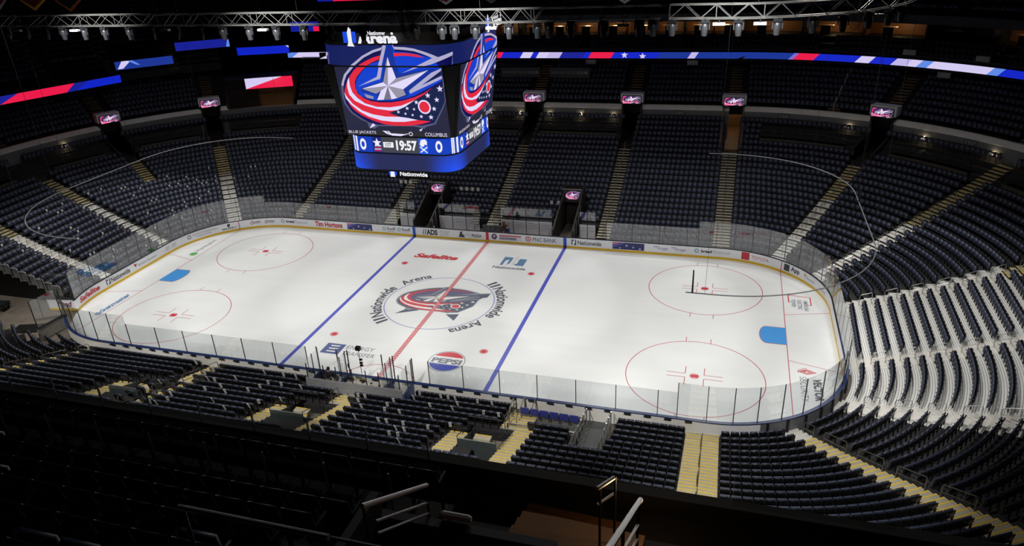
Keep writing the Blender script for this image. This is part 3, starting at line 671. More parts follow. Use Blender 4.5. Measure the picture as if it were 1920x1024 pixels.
# ---- stairs: one flight per aisle
STAIR_TEXT={}
def stair(s,wd,i0,i1,kind,f=None,up=False,fz=fz,sdf_=sd,white_to=-1,off=0.0):
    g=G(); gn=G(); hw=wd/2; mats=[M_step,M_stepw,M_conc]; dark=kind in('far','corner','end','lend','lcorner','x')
    for i in range(i0,i1+1):
        e=sdf_(i,s)-.55; z=fz(i); rise=z-(fz(i-1) if i>i0 else (z-.24))
        for k,(d0,d1,zz) in enumerate(((e-.42,e,z-rise/2),(e,e+.42,z+.004))):
            x,y,nx,ny=P(s,0); tx,ty=ny,-nx
            def q(d,o,h):
                X,Y,_,_=P(s,d); return (X+tx*o,Y+ty*o,h)
            m=1 if i<=white_to else 0
            g.hexa([q(d0,-hw,max(-.05,zz-.35)),q(d0,hw,max(-.05,zz-.35)),q(d1,hw,max(-.05,zz-.35)),q(d1,-hw,max(-.05,zz-.35)),q(d0,-hw,zz),q(d0,hw,zz),q(d1,hw,zz),q(d1,-hw,zz)],m)
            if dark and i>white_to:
                for q_ in (-6,-4,-3,-2,-1): g.m[q_]=2  # riser and side faces coloured dark, standing in for shade under overhead light
            if i>white_to and kind!='far':
                gn.hexa([q(d0-.004,-hw+.03,zz-.03),q(d0-.004,hw-.03,zz-.03),q(d0+.085,hw-.03,zz-.03),q(d0+.085,-hw+.03,zz-.03),q(d0-.004,-hw+.03,zz+.006),q(d0-.004,hw-.03,zz+.006),q(d0+.085,hw-.03,zz+.006),q(d0+.085,-hw+.03,zz+.006)])
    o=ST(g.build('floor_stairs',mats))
    if gn.f: gn.build('step_nosing',M_yel,o)
    return o
AIS2=[]
for s,wd,i0,i1,kind in AIS:
    if kind=='near' and 60<s<95: AIS2+=[(s,wd,0,3,'near'),(s-.75,1.25,4,13,'near')]
    else: AIS2.append((s,wd,i0,i1,kind))
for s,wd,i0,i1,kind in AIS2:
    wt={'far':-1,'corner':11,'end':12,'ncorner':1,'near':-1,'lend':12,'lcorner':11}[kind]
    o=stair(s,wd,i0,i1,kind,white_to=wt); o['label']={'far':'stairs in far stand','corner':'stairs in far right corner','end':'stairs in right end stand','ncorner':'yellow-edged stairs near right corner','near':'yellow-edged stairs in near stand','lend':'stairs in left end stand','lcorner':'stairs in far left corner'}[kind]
# side branches of the near stairs around the three exits
for bx in (11.3,-.45,-12.2):
    s=57.596+(21.946-bx)
    stair(s+2.85,1.05,6,9,'near')

# ================================================================ SEATS
def seat_geo():
    """folded tip-up seat; +y faces the ice; returns dict of part -> (verts, faces)"""
    P_={}
    v=[];f=[]
    nx=5
    for k in range(nx):
        u=-1+2*k/(nx-1); x=.232*u; arch=.03*(1-abs(u)**3)-.008*abs(u)**3; cy=.035*u*u
        sec=[(.02,.40),(-.065,.815),(-.085,.85),(-.115,.845),(-.12,.80),(-.03,.40)]
        for (yy,zz) in sec: v.append((x,yy+cy,zz+(arch if zz>.5 else 0)))
    n=6
    for k in range(nx-1):
        for q in range(n):
            q2=(q+1)%n; f.append((k*n+q,(k+1)*n+q,(k+1)*n+q2,k*n+q2))
    f.append(tuple(range(n-1,-1,-1))); f.append(tuple((nx-1)*n+q for q in range(n)))
    P_['backrest']=(v,f)
    v=[(-.222,.07,.40),(.222,.07,.40),(.222,.13,.39),(-.222,.13,.39),(-.218,.02,.80),(.218,.02,.80),(.218,.09,.835),(-.218,.09,.835),(-.222,.15,.42),(.222,.15,.42)]
    f=[(0,3,2,1),(4,5,6,7),(0,1,5,4),(3,8,9,2),(8,7,6,9),(0,4,7,8),(0,8,3),(1,9,6,5),(1,2,9)]
    P_['seat']=(v,f)
    def bx(x0,x1,y0,y1,z0,z1): 
        return [(x0,y0,z0),(x1,y0,z0),(x1,y1,z0),(x0,y1,z0),(x0,y0,z1),(x1,y0,z1),(x1,y1,z1),(x0,y1,z1)],[(3,2,1,0),(4,5,6,7),(0,1,5,4),(1,2,6,5),(2,3,7,6),(3,0,4,7)]
    P_['armrest']=bx(.225,.262,-.06,.21,.61,.645)
    a=bx(.228,.258,-.02,.05,0,.61); b=bx(.2,.285,-.05,.12,0,.02)
    P_['leg']=(a[0]+b[0],a[1]+[tuple(i+8 for i in q) for q in b[1]])
    return P_
SG=seat_geo()
PARTM={'backrest':M_seat,'seat':M_seatpan,'armrest':M_iron,'leg':M_iron}
seat_root=empty('stadium_seat',(0,0,-50)); seat_parts={}
for nme,(v,f) in SG.items():
    g=G(); g.v=list(v); g.f=list(f); g.m=[0]*len(f); o=g.build(nme,PARTM[nme],seat_root,smooth=(nme=='backrest')); seat_parts[nme]=o
seats=[]     # x,y,z,yaw,meta
def add_row(i,zf,df,fx,aisles,spans,meta,pitch=.485,exclude=None):
    """seats of one row between its aisles"""
    for s0,s1 in spans:
        cuts=sorted([(a+k*PER,w_) for k in (-1,0) for a,w_ in aisles if s0+.01<a+k*PER<s1-.01])
        edges=[]; cur=s0
        for a,w_ in aisles:
            if abs(((a-s0+1)%PER)-1)<.01: cur=soff(s0,w_/2+.05,df(i,a))
            if abs(((a-s1+1)%PER)-1)<.01: s1=soff(s1,-w_/2-.05,df(i,a))
        for a,w_ in cuts:
            edges.append((cur,soff(a,-w_/2-.05,df(i,a)))); cur=soff(a,w_/2+.05,df(i,a))
        edges.append((cur,s1))
        for sec,(a,b) in enumerate(edges):
            if b-a<.5: continue
            # true arc length at this offset
            ss=ssamples(a,b,.8); L=[0.0]; pp=[ptz(s,df(i,s),0) for s in ss]
            for p,q in zip(pp[:-1],pp[1:]): L.append(L[-1]+math.hypot(q[0]-p[0],q[1]-p[1]))
            n=int(L[-1]/pitch)
            if n<1: continue
            pt=L[-1]/n
            for k in range(n):
                s=float(np.interp((k+.5)*pt,L,ss)); d=df(i,s); x,y,nx,ny=P(s,d)
                if exclude and exclude(x,y,i): continue
                seats.append((x,y,zf(i),math.atan2(-ny,-nx)-PI/2,dict(meta,row=i,s=s%PER,k=k,n=n,a=a%PER,b=b%PER)))
def excl2(x,y,i):
    if excl(x,y,i): return True
    return False
for i in range(23):
    ai=[((s-.75 if (k=='near' and 60<s<95 and i>3) else s),(1.3 if (k=='near' and 60<s<95 and i>3) else wd)) for s,wd,i0,i1,k in AIS if i>=i0]
    sp=rowspan(i)
    if i in (19,20,21):
        # rows replaced by the drink-rail platforms
        new=[]
        for a,b in sp:
            cuts=sorted([(l0+k*PER,l1+k*PER) for k in (-1,0) for l0,l1 in LOGE if l1+k*PER>a and l0+k*PER<b]); cur=a
            for l0,l1 in cuts:
                if l0>cur: new.append((cur,l0))
                cur=max(cur,l1)
            if cur<b: new.append((cur,b))
        sp=new
    if i<=13:
        a0=57.65-PER; sp=[(a0,57.65)]        # start at a stair so that no section is split
    add_row(i,fz,sd,None,ai,sp,{'t':'low'},exclude=excl2)
# seats between the near exits and their stairs handled by excl(); upper part of the lower bowl behind the wall
def ud(k,s): return 21.55+.84*k
def uz(k): return 9.08+.455*k
UA=[(s,2.6) for s in (11.1,22.0,26.41,158.8,131.3,127.9)]+[(34.84,1.4),(30.14,1.4),(137.1,1.5),(147.8,1.5),(124.6,1.4)]
FAN=(131.9,134.3)
for k in range(8):
    add_row(k,uz,ud,None,UA,[(-37.2 ,36.5),(134.4-PER-.0,134.4-PER)] if 0 else [(134.4-PER,36.5),(118-PER,131.85-PER)],{'t':'up'})
# club rows above the ribbon board
def cdist(k,s): return 26.3+.84*k
def cz(k): return 14.0+.45*k
for k in range(3): add_row(k,cz,cdist,None,[(s,1.2) for s in (4.5,16.6,24.2,28.3,147,153.5)],[(139-PER,34)],{'t':'club'})
# upper deck above the suites
def xd(k,s): return 31.0+.84*k
def xz(k): return 18.1+.55*k
for k in range(5): add_row(k,xz,xd,None,[(s,1.3) for s in (26.9,20.3,10,0,150)],[(140-PER,33)],{'t':'deck'})
# left end upper bank
def ld(k,s): return 25.6+.84*k
def lz(k): return 13.9+.52*k+0
LA=[(127.0,1.3),(128.75,1.3),(130.5,1.3)]
for k in range(15):
    for a,b,k0 in ((119.5,127.35,1),(127.35,129.2,3),(129.2,131.9,5)):
        if k>=k0: add_row(k,lz,ld,None,LA,[(a-PER,b-PER)],{'t':'bank'})
# near upper deck in front of the camera (straight rows)
DECK=[('F',-41.6,19.53,7.0,18.2),('A',-42.66,19.68,5.0,17.3)]+[(c,-43.5-.84*j,20.25+.57*j,4.0,17.3) for j,c in enumerate('BCDE')]
for j,(c,y,z,x0,x1) in enumerate(DECK):
    n=int((x1-x0)/.5)
    for k in range(n): seats.append((x1-.25-k*.5,y,z,0.0,{'t':'dk','row':j,'k':k,'side':'l'}))
for j,(y,z) in enumerate(((-42.66,19.68),)):
    for k in range(14): seats.append((22.3+.25+.5*k,y,z,0.0,{'t':'dk','row':j+1,'k':k,'side':'r'}))

# ---- view test (which seats the photograph can show) 
cm=cam.matrix_basis if False else (Matrix.Translation(cam.location)@cam.rotation_euler.to_matrix().to_4x4())
CI=cm.inverted()
def px(x,y,z):
    p=CI@Vector((x,y,z)); 
    if p.z>-.5: return None
    return 960+1369.67*p.x/-p.z, 512-1369.67*p.y/-p.z, -p.z
cx_,cy_,cz_=cam.location
near=[]; rest=[]
for q in seats:
    x,y,z,yaw,mt=q; p=px(x,y,z+.6)
    if not p: continue
    if not(-160<p[0]<2080 and -160<p[1]<1180): continue
    vis=True; hid=False
    if mt['t'] not in ('dk',):
        t=(-40.8-cy_)/(y-cy_); zz=cz_+t*(z+.8-cz_)
        if zz<19.86: vis=False
        if zz<18.6: hid=True
    if hid: continue
    inframe=-5<p[0]<1925 and -5<p[1]<1030
    if mt['t']=='dk' and x>22 : inframe=inframe and p[1]<1024
    if vis and inframe: near.append((p[2],q,p))
    else: rest.append(q)
near.sort(key=lambda a:a[0])
indiv=[a[1] for a in near[:300]]; rest+= [a[1] for a in near[300:]]
LM={57.65:'the straight yellow stairs',68.34:'yellow stairs beside ramp',79.84:'yellow stairs behind scorer',91.3:'the left yellow stairs',102.5:'the far-left yellow stairs',52.68:'the corner yellow stairs'}
def seat_label(mt):
    if mt['t']=='dk':
        r=['front row','first row behind glass','second row behind glass','third row behind glass','fourth row behind glass','fifth row behind glass'][mt['row']]
        return ('black upper deck seat, %s, %s from the aisle'%(r,ordw(mt['k']+1))) if mt['side']=='l' else 'black upper deck seat right of deck stairs, %s from handrail'%ordw(mt['k']+1)
    a=min(LM,key=lambda s:abs(s-mt['a'])); b=min(LM,key=lambda s:abs(s-mt['b']))
    if abs(a-mt['a'])<2.0: nm,sd_,k=LM[a],'left of',mt['k']
    else: nm,sd_,k=LM[b],'right of',mt['n']-1-mt['k']
    return 'black seat, %s row behind boards, %s %s %s'%(ordw(mt['row']+1),ordw(k+1),sd_,nm)
first=True
for x,y,z,yaw,mt in indiv:
    grp='upper deck seats in front of camera' if mt['t']=='dk' else 'folded seats of the near stand'
    lb=seat_label(mt)
    if first:
        seat_root.location=(x,y,z); seat_root.rotation_euler=(0,0,yaw); T(seat_root,lb,'seat',grp); first=False
    else: dup(seat_root,(x,y,z),yaw,lb,grp)
# all the other seats as one object
V=[];Fc=[];Mi=[]; off=0
for nme,mi in (('backrest',0),('seat',1),('armrest',2),('leg',2)):
    v,f=SG[nme]
    if nme=='leg': v=v[:8]; f=f[:6]
    V+=list(v); Fc+=[tuple(i+off for i in q) for q in f]; Mi+=[mi]*len(f); off+=len(v)
V=np.array(V); nv=len(V); N=len(rest)
print('SEATS individual',len(indiv),'stuff',N,'verts',nv*N)
loc=np.array([(q[0],q[1],q[2]) for q in rest]); yw=np.array([q[3] for q in rest]); c_,s_=np.cos(yw),np.sin(yw)
X=V[None,:,0]*c_[:,None]-V[None,:,1]*s_[:,None]+loc[:,0:1]; Y=V[None,:,0]*s_[:,None]+V[None,:,1]*c_[:,None]+loc[:,1:2]; Z=V[None,:,2]+loc[:,2:3]
allv=np.stack([X,Y,Z],-1).reshape(-1,3).astype(np.float32)
ls=np.array([len(f) for f in Fc]); flat=np.array([i for f in Fc for i in f])
loops=(flat[None,:]+(np.arange(N)*nv)[:,None]).ravel().astype(np.int32)
tot=np.tile(ls,N); start=np.concatenate([[0],np.cumsum(tot)[:-1]]).astype(np.int32)
me=bpy.data.meshes.new('stadium_seats'); me.vertices.add(len(allv)); me.vertices.foreach_set('co',allv.ravel()); me.loops.add(len(loops)); me.loops.foreach_set('vertex_index',loops)
me.polygons.add(len(tot)); me.polygons.foreach_set('loop_start',start); me.polygons.foreach_set('material_index',np.tile(np.array(Mi),N).astype(np.int32))
for m in (M_seat,M_seatpan,M_iron): me.materials.append(m)
me.update(calc_edges=True); me.validate()
o=bpy.data.objects.new('stadium_seats',me); COL.objects.link(o); STUFF(T(o,'thousands of folded black seats filling the stands around the rink','seats','folded seats of the whole arena'))

# stepped floors of the upper tiers
def bank(name,rows,df,zf,s0,s1,m,label,cuts=()):
    g=G()
    for k in rows:
        runs=[(s0,s1)]
        for c,wd in cuts:
            new=[]
            for a,b in runs:
                h=dsw(c,wd/2,df(k,c))
                for kk in (-1,0):
                    cc=c+kk*PER
                    if a<cc<b: new+= [(a,cc-h),(cc+h,b)]; break
                else: new.append((a,b))
            runs=new
        for a,b in runs:
            strip(g,a,b,[(df(k,0)-.5,zf(k)),(df(k,0)+.34,zf(k)),(df(k,0)+.34,zf(k)-.9),(df(k,0)-.5,zf(k)-.9)],0,1.2,True)
    o=ST(g.build(name,m)); o['label']=label; return o
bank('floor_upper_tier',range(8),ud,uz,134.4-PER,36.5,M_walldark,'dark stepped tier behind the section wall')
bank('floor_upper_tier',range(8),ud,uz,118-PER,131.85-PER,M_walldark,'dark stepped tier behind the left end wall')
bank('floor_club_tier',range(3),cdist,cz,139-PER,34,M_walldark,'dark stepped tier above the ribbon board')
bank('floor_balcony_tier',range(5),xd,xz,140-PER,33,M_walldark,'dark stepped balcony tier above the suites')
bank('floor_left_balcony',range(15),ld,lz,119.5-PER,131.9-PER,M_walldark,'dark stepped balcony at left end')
def stair2(s,wd,k0,k1,df,zf,label):
    o=stair(s,wd,k0,k1,'x',fz=zf,sdf_=lambda i,s_:df(i,s_)+.05); o['label']=label
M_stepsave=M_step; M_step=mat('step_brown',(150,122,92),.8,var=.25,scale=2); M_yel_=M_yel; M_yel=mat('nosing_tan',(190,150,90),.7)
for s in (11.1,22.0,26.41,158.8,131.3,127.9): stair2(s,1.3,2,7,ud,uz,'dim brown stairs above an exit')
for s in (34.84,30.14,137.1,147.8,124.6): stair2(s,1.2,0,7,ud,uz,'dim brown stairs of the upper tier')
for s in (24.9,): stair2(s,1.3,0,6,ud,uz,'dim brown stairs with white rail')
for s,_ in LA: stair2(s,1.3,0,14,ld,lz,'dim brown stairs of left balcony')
M_step=M_stepsave; M_yel=M_yel_
# ================================================================ CENTRE-HUNG SCOREBOARD
sb=empty('scoreboard',(0,0,12.6),label='large four-sided LED scoreboard hanging over centre ice showing the team emblem',cat='scoreboard')
def sbuild(g,name,mats,parent=None,label=None):
    # geometry is written in world coordinates; shift to the scoreboard origin
    g.v=[(x,y,z-12.6) for x,y,z in g.v]
    o=g.build(name,mats,parent or sb)
    if label: o['label']=label
    return o
def Hh(z): return 4.21+(z-15.13)/4.73*.64
def face(k):
    c,s=[(1,0),(0,1),(-1,0),(0,-1)][k]
    def f(x,z,o=0.0):
        y=-(Hh(z)+o); return (x*c-y*s,x*s+y*c,z)
    return f
def rsq(h,R_,k=0):
    """rounded square: u measured rightwards from the middle of side k"""
    a=h-R_; q=PI*R_/2; side=2*a+q
    def f(u,z,o=0.0):
        kk=k; u2=u
        while u2>a+q/2+1e-6: u2-=side; kk+=1
        while u2<-(a+q/2)-1e-6: u2+=side; kk-=1
        if abs(u2)<=a: x,y=u2,-(h+o)
        else:
            t=(abs(u2)-a)/R_; x=(a+(R_+o)*math.sin(t))*(1 if u2>0 else -1); y=-(a+(R_+o)*math.cos(t))
        c,s=[(1,0),(0,1),(-1,0),(0,-1)][kk%4]
        return (x*c-y*s,x*s+y*c,z)
    f.side=side; return f
def ringband(g,f,z0,z1,o0,o1,m=0,n=96):
    b=len(g.v); L=f.side*4
    for i in range(n):
        u=-f.side/2+L*i/n
        g.v.append(f(u,z0,o0)); g.v.append(f(u,z1,o0)); g.v.append(f(u,z1,o1)); g.v.append(f(u,z0,o1))
    for i in range(n):
        a=b+4*i; c=b+4*((i+1)%n)
        for q in range(4):
            q2=(q+1)%4; g.f.append((a+q,c+q,c+q2,a+q2)); g.m.append(m)
keys=['S','N','B','R','W','D','B2','G','K']; LCOL['L']=(84,88,118); keyL=keys+['L']; EM=[screen_mat('led_'+k,LCOL[k],1.0) for k in keyL]
E_bg=screen_mat('led_back',(38,40,66),.9); E_ring=screen_mat('led_ring_navy',(20,32,96),.9); E_blue=screen_mat('led_blue',(14,62,190),1.0); E_grey=screen_mat('led_grey',(66,68,76),1.0); E_white=screen_mat('led_white',(238,238,245),1.0); E_low=screen_mat('led_low_navy',(34,44,104),.8); E_glow=screen_mat('led_glow_blue',(30,70,226),.9); E_lblue=screen_mat('led_light_blue',(120,160,235),1.0); E_dark=screen_mat('led_dark',(44,46,52),.8)
EB=screen_mat('led_base_black',(8,9,14),.5)
KI={k:i for i,k in enumerate(keyL)}; KV={k:i for i,k in enumerate(keys)}
def lower_mat():
    m=bpy.data.materials.new('led_lower_ring'); m.use_nodes=True; nt=m.node_tree; b=nt.nodes['Principled BSDF']
    tc=nt.nodes.new('ShaderNodeTexCoord'); sp=nt.nodes.new('ShaderNodeSeparateXYZ'); nt.links.new(tc.outputs['Object'],sp.inputs[0])
    ax=nt.nodes.new('ShaderNodeMath'); ax.operation='ABSOLUTE'; ay=nt.nodes.new('ShaderNodeMath'); ay.operation='ABSOLUTE'
    nt.links.new(sp.outputs['X'],ax.inputs[0]); nt.links.new(sp.outputs['Y'],ay.inputs[0])
    mn=nt.nodes.new('ShaderNodeMath'); mn.operation='MINIMUM'; nt.links.new(ax.outputs[0],mn.inputs[0]); nt.links.new(ay.outputs[0],mn.inputs[1])
    mr=nt.nodes.new('ShaderNodeMapRange'); mr.interpolation_type='SMOOTHSTEP'; mr.inputs['From Min'].default_value=1.7; mr.inputs['From Max'].default_value=3.9; nt.links.new(mn.outputs[0],mr.inputs['Value'])
    zz=nt.nodes.new('ShaderNodeMapRange'); zz.inputs['From Min'].default_value=1.25; zz.inputs['From Max'].default_value=.1; zz.inputs['To Min'].default_value=.45; nt.links.new(sp.outputs['Z'],zz.inputs['Value'])
    mu=nt.nodes.new('ShaderNodeMath'); mu.operation='MULTIPLY'; nt.links.new(mr.outputs[0],mu.inputs[0]); nt.links.new(zz.outputs[0],mu.inputs[1])
    mx=nt.nodes.new('ShaderNodeMix'); mx.data_type='RGBA'; mx.inputs['A'].default_value=lin((40,46,92))+(1,); mx.inputs['B'].default_value=lin((30,84,250))+(1,)
    nt.links.new(mu.outputs[0],mx.inputs['Factor']); nt.links.new(mx.outputs['Result'],b.inputs['Emission Color']); b.inputs['Emission Strength'].default_value=.9; b.inputs['Base Color'].default_value=(.01,.01,.012,1); b.inputs['Roughness'].default_value=.4
    return m
top=rsq(5.0,1.9); sc_=rsq(4.12,1.3); lowr=rsq(4.16,1.3)
# black core
g=G()
for z0,z1 in ((15.1,19.9),):
    pts=[]
    for z in (z0,z1):
        h=Hh(z)-.12; pts+=[(-h,-h,z),(h,-h,z),(h,h,z),(-h,h,z)]
    g.hexa(pts)
g.box((0,0,20.7),(6,6,1.9)); g.box((0,0,14.4),(6.6,6.6,1.6)); g.box((0,0,13.2),(6.2,6.2,1.1)); g.box((0,0,22.2),(4.5,4.5,1.2))
sbuild(g,'frame',M_black)
for k in range(4):
    f=face(k); g=G()
    W=3.86
    g.hexa([f(-W,15.12,-.1),f(W,15.12,-.1),f(W,15.12,0),f(-W,15.12,0),f(-W,19.86,-.1),f(W,19.86,-.1),f(W,19.86,0),f(-W,19.86,0)])
    scr=sbuild(g,'screen_panel',E_bg)
    g=G()
    logo_layers(lambda x,z,o,f=f: f(max(-W,min(W,x)),z,o),None,None,KI,g,.006,.0025,clipz=(19.86,True))
    # lower strip with the two words
    fill(g,[(-W,15.12),(W,15.12),(W,15.5),(-W,15.5)],lambda x,z:f(x,z,.088),10)
    add_text(g,'BLUE JACKETS',-3.72,-1.62,15.18,15.44,lambda x,z:f(x,z,.094),KI['W'],.0)
    add_text(g,'COLUMBUS',2.05,3.66,15.18,15.44,lambda x,z:f(x,z,.094),KI['W'],.0)
    for q,(a,b_) in enumerate(((-1.1,.5),(-.95,.4),(-.75,.25))):
        fill(g,[(a,15.48-.0*q),(a+.12,15.48),(a+.35,15.32-.05*q),(b_,15.28-.05*q),(b_+.5,15.38-.04*q),(b_,15.23-.05*q),(a+.3,15.25-.05*q)],lambda x,z,q=q:f(x,z,.092+.002*q),KI['W'])
    ring_pts=disc(1.0,15.31,.15,16); fill(g,ring_pts,lambda x,z:f(x,z,.092),KI['W']); fill(g,disc(1.0,15.31,.1,16),lambda x,z:f(x,z,.096),10)
    for p in ([(-2.05,15.62),(-1.75,16.0),(-1.55,15.85)],[(1.65,15.6),(1.95,15.75),(1.8,15.52)]): fill(g,p,lambda x,z:f(x,z,.09),KI['W'])
    g.v=[(x,y,z-12.6+0.0) for x,y,z in g.v]; o=g.build('emblem',EM+[E_dark],scr); o['label']='star and striped C emblem on the screen'
    # corner column with a small disc
    g=G(); hb,ht=Hh(15.1),Hh(19.9); c,s=[(1,0),(0,1),(-1,0),(0,-1)][k]
    def rt(x,y,z): return (x*c-y*s,x*s+y*c,z)
    g.hexa([rt(3.87,-hb+.02,15.08),rt(hb-.02,-3.87,15.08),rt(hb-.6,-3.6,15.08),rt(3.6,-hb+.6,15.08),rt(3.87,-ht+.02,19.9),rt(ht-.02,-3.87,19.9),rt(ht-.6,-3.6,19.9),rt(3.6,-ht+.6,19.9)])
    sbuild(g,'corner_column',M_black)
    g=G(); z=18.7; hm=Hh(z); mid=(3.87+hm)/2
    def dfn(x,y,o): 
        t=.7071; return rt(mid+x*t+o*t+.02,-mid+x*t-o*t-.02,z+y)
    fill(g,disc(0,0,.52,24),lambda x,y:dfn(x,y,.0),0)
    fill(g,[(-.38,.1),(-.3,-.12),(0,-.25),(.3,-.2),(0,-.15),(-.2,-.02),(-.25,.12)],lambda x,y:dfn(x,y,.012),1); fill(g,starpts(.05,.05,.2),lambda x,y:dfn(x,y,.014),2)
    sbuild(g,'corner_disc',[mat('disc_dark',(34,40,42),.6),mat('disc_red',(150,80,80),.6),mat('disc_pale',(190,196,196),.6)])
g=G(); ringband(g,top,20.0,21.3,0.0,-.35); tr_=sbuild(g,'top_ring_screen',E_ring)
g=G(); ringband(g,top,19.9,20.0,.03,-.5); ringband(g,top,21.3,21.42,.03,-.5); ringband(g,rsq(4.7,1.7),21.42,22.0,0,-.4); sbuild(g,'ring_trim',M_black)
for k in range(4):
    f=rsq(5.0,1.9,k); g=G()
    logo_layers(lambda x,z,o: f(x,z,o),None,None,KI,g,.012,.003,clipz=(20.0,False),slices=True)
    g.v=[(x,y,z-12.6) for x,y,z in g.v]; g.build('emblem',EM,tr_)
g=G(); ringband(g,sc_,13.86,14.98,0,-.3); sr=sbuild(g,'score_ring_screen',E_blue)
g=G(); ringband(g,sc_,14.98,15.1,.04,-.5); ringband(g,sc_,13.76,13.86,.04,-.5); ringband(g,lowr,12.5,12.62,.0,-.5); sbuild(g,'ring_trim',M_black)
g=G(); ringband(g,lowr,12.62,13.76,0,-.3); lr=sbuild(g,'lower_ring_screen',lower_mat())
for k in range(4):
    f=rsq(4.12,1.3,k); g=G()
    def q4(a,b_,c,d,m,o=.006):
        n=max(1,int((b_-a)/.25))
        for i in range(n):
            x0=a+(b_-a)*i/n; x1=a+(b_-a)*(i+1)/n; g.poly([f(x0,c,o),f(x1,c,o),f(x1,d,o),f(x0,d,o)],m)
    q4(-1.42,1.42,13.87,14.97,1); q4(-1.28,-.5,14.24,14.62,2,.012)
    add_text(g,'1ST',-1.12,-.66,14.30,14.56,lambda x,z:f(x,z,.018),1,.02)
    add_text(g,'19:57',-.3,1.28,14.05,14.78,lambda x,z:f(x,z,.012),2,.04)
    for xx in (-2.85,2.9): add_text(g,'O',xx-.25,xx+.25,14.0,14.84,lambda x,z:f(x,z,.012),2,.05)
    q4(-3.5,-3.32,13.87,14.97,2) ; q4(3.78,4.02,13.87,14.97,2)
    for i in range(8): q4(3.86,3.93,13.92+.13*i,13.98+.13*i,0,.012)
    # small crest left: star over stripes
    q4(-2.1,-1.42,13.87,14.97,3,.008); fill(g,starpts(-1.75,14.55,.34),lambda x,z:f(x,z,.014),2)
    for i in range(4): q4(-2.02+.03*i,-1.46,13.95+.12*i,14.01+.12*i,(4,2)[i%2],.013)
    # opponent crest: pale animal head over crossed swords
    q4(1.42,2.1,13.87,14.97,5,.008)
    fill(g,[(1.5,14.55),(1.6,14.85),(1.9,14.92),(2.05,14.75),(2.02,14.5),(1.85,14.55),(1.8,14.4),(1.6,14.38)],lambda x,z:f(x,z,.014),2)
    fill(g,[(1.48,14.0),(1.55,13.95),(2.08,14.35),(2.02,14.4)],lambda x,z:f(x,z,.014),2); fill(g,[(2.05,13.98),(2.0,13.93),(1.48,14.33),(1.54,14.4)],lambda x,z:f(x,z,.016),2)
    g.v=[(x,y,z-12.6) for x,y,z in g.v]; o=g.build('score_display',[E_blue,E_grey,E_white,screen_mat('led_crest_navy',(22,36,120),1),EM[3],screen_mat('led_royal',(30,90,230),1)],sr); o['label']='score and clock reading 0 1ST 19:57 0'
    f2=rsq(4.16,1.3,k); g=G()
    for a,w_ in ((-3.3,1.0),(3.0,1.3)):
        for j in range(5):
            ww=w_*(1-.17*j); n=6
            for i in range(n):
                x0=a-ww/2+ww*i/n; x1=a-ww/2+ww*(i+1)/n; g.poly([f2(x0,12.64,.004+.003*j),f2(x1,12.64,.004+.003*j),f2(x1,13.2+.0*j-.04*j+.12,.004+.003*j),f2(x0,13.2-.04*j+.12,.004+.003*j)],0)
    g.v=[(x,y,z-12.6) for x,y,z in g.v]; pass
# bottom sign
g=G()
for k,fy in ((0,-2.6),):
    f=lambda x,z,o=0: (x,fy-o,z)
    add_text(g,'Nationwide',-1.0,1.18,11.68,12.02,lambda x,z:f(x,z),0,.03)
    fill(g,[(-1.9,11.7),(-1.9,12.3),(-1.68,12.3),(-1.68,11.7)],lambda x,z:f(x,z),1); fill(g,[(-1.45,11.7),(-1.45,12.3),(-1.25,12.3),(-1.25,11.7)],lambda x,z:f(x,z),1); fill(g,[(-1.78,11.58),(-1.4,11.58),(-1.46,12.3),(-1.68,12.35)],lambda x,z:f(x,z,.02),0)
    g.box((-.35,fy+.06,11.95),(3.4,.08,.9),0,2); g.box((-.35,fy+.3,12.4),(.1,.5,.5),0,2)
sbuild(g,'bottom_sign',[E_white,screen_mat('led_sign_blue',(20,76,228),1),M_black],label='illuminated sponsor sign under the scoreboard')
# top signs
for k in range(2):
    c,s=[(1,0),(0,1),(-1,0),(0,-1)][k]; sh=[0,3.6,0,0][k]; D_=5.1
    def f(x,z,o=0): x=x+sh; y=-(D_+o); return (x*c-y*s,x*s+y*c,z)
    g=G()
    fill(g,[(-2.75,21.45),(-2.75,22.15),(-2.45,22.15),(-2.45,21.45)],f,1); fill(g,[(-2.1,21.45),(-2.1,22.15),(-1.83,22.15),(-1.83,21.45)],f,1)
    fill(g,[(-2.5,21.25),(-2.0,21.22),(-2.12,21.5),(-2.12,22.3),(-2.28,22.45),(-2.42,22.1),(-2.4,21.5)],lambda x,z:f(x,z,.02),0)
    fill(g,[(-1.72,21.4),(-1.5,21.4),(-1.35,21.85),(-1.55,21.85)],f,0); fill(g,[(-1.4,22.15),(-1.15,22.15),(-.75,21.4),(-.98,21.4)],f,0); fill(g,[(-1.15,21.72),(-.9,21.86),(-.85,21.72),(-1.08,21.6)],f,0)
    add_text(g,'rena',-.78,1.1,21.4,21.88,lambda x,z:f(x,z),0,.05)
    add_text(g,'Nationw',-1.0,.28,21.93,22.18,lambda x,z:f(x,z),0,.03); add_text(g,'e',.66,.84,21.93,22.1,lambda x,z:f(x,z),0,.03)
    sbuild(g,'top_sign',[E_white,screen_mat('led_sign_blue',(20,76,228),1)],label='illuminated arena name sign on top of scoreboard')
g=G()
for x,y in ((-1.6,-1.6),(1.6,-1.6),(1.6,1.6),(-1.6,1.6)): g.tube([(x,y,22.5),(x*1.4,y*1.4,30)],.03)
sbuild(g,'suspension_cable',M_darksteel)

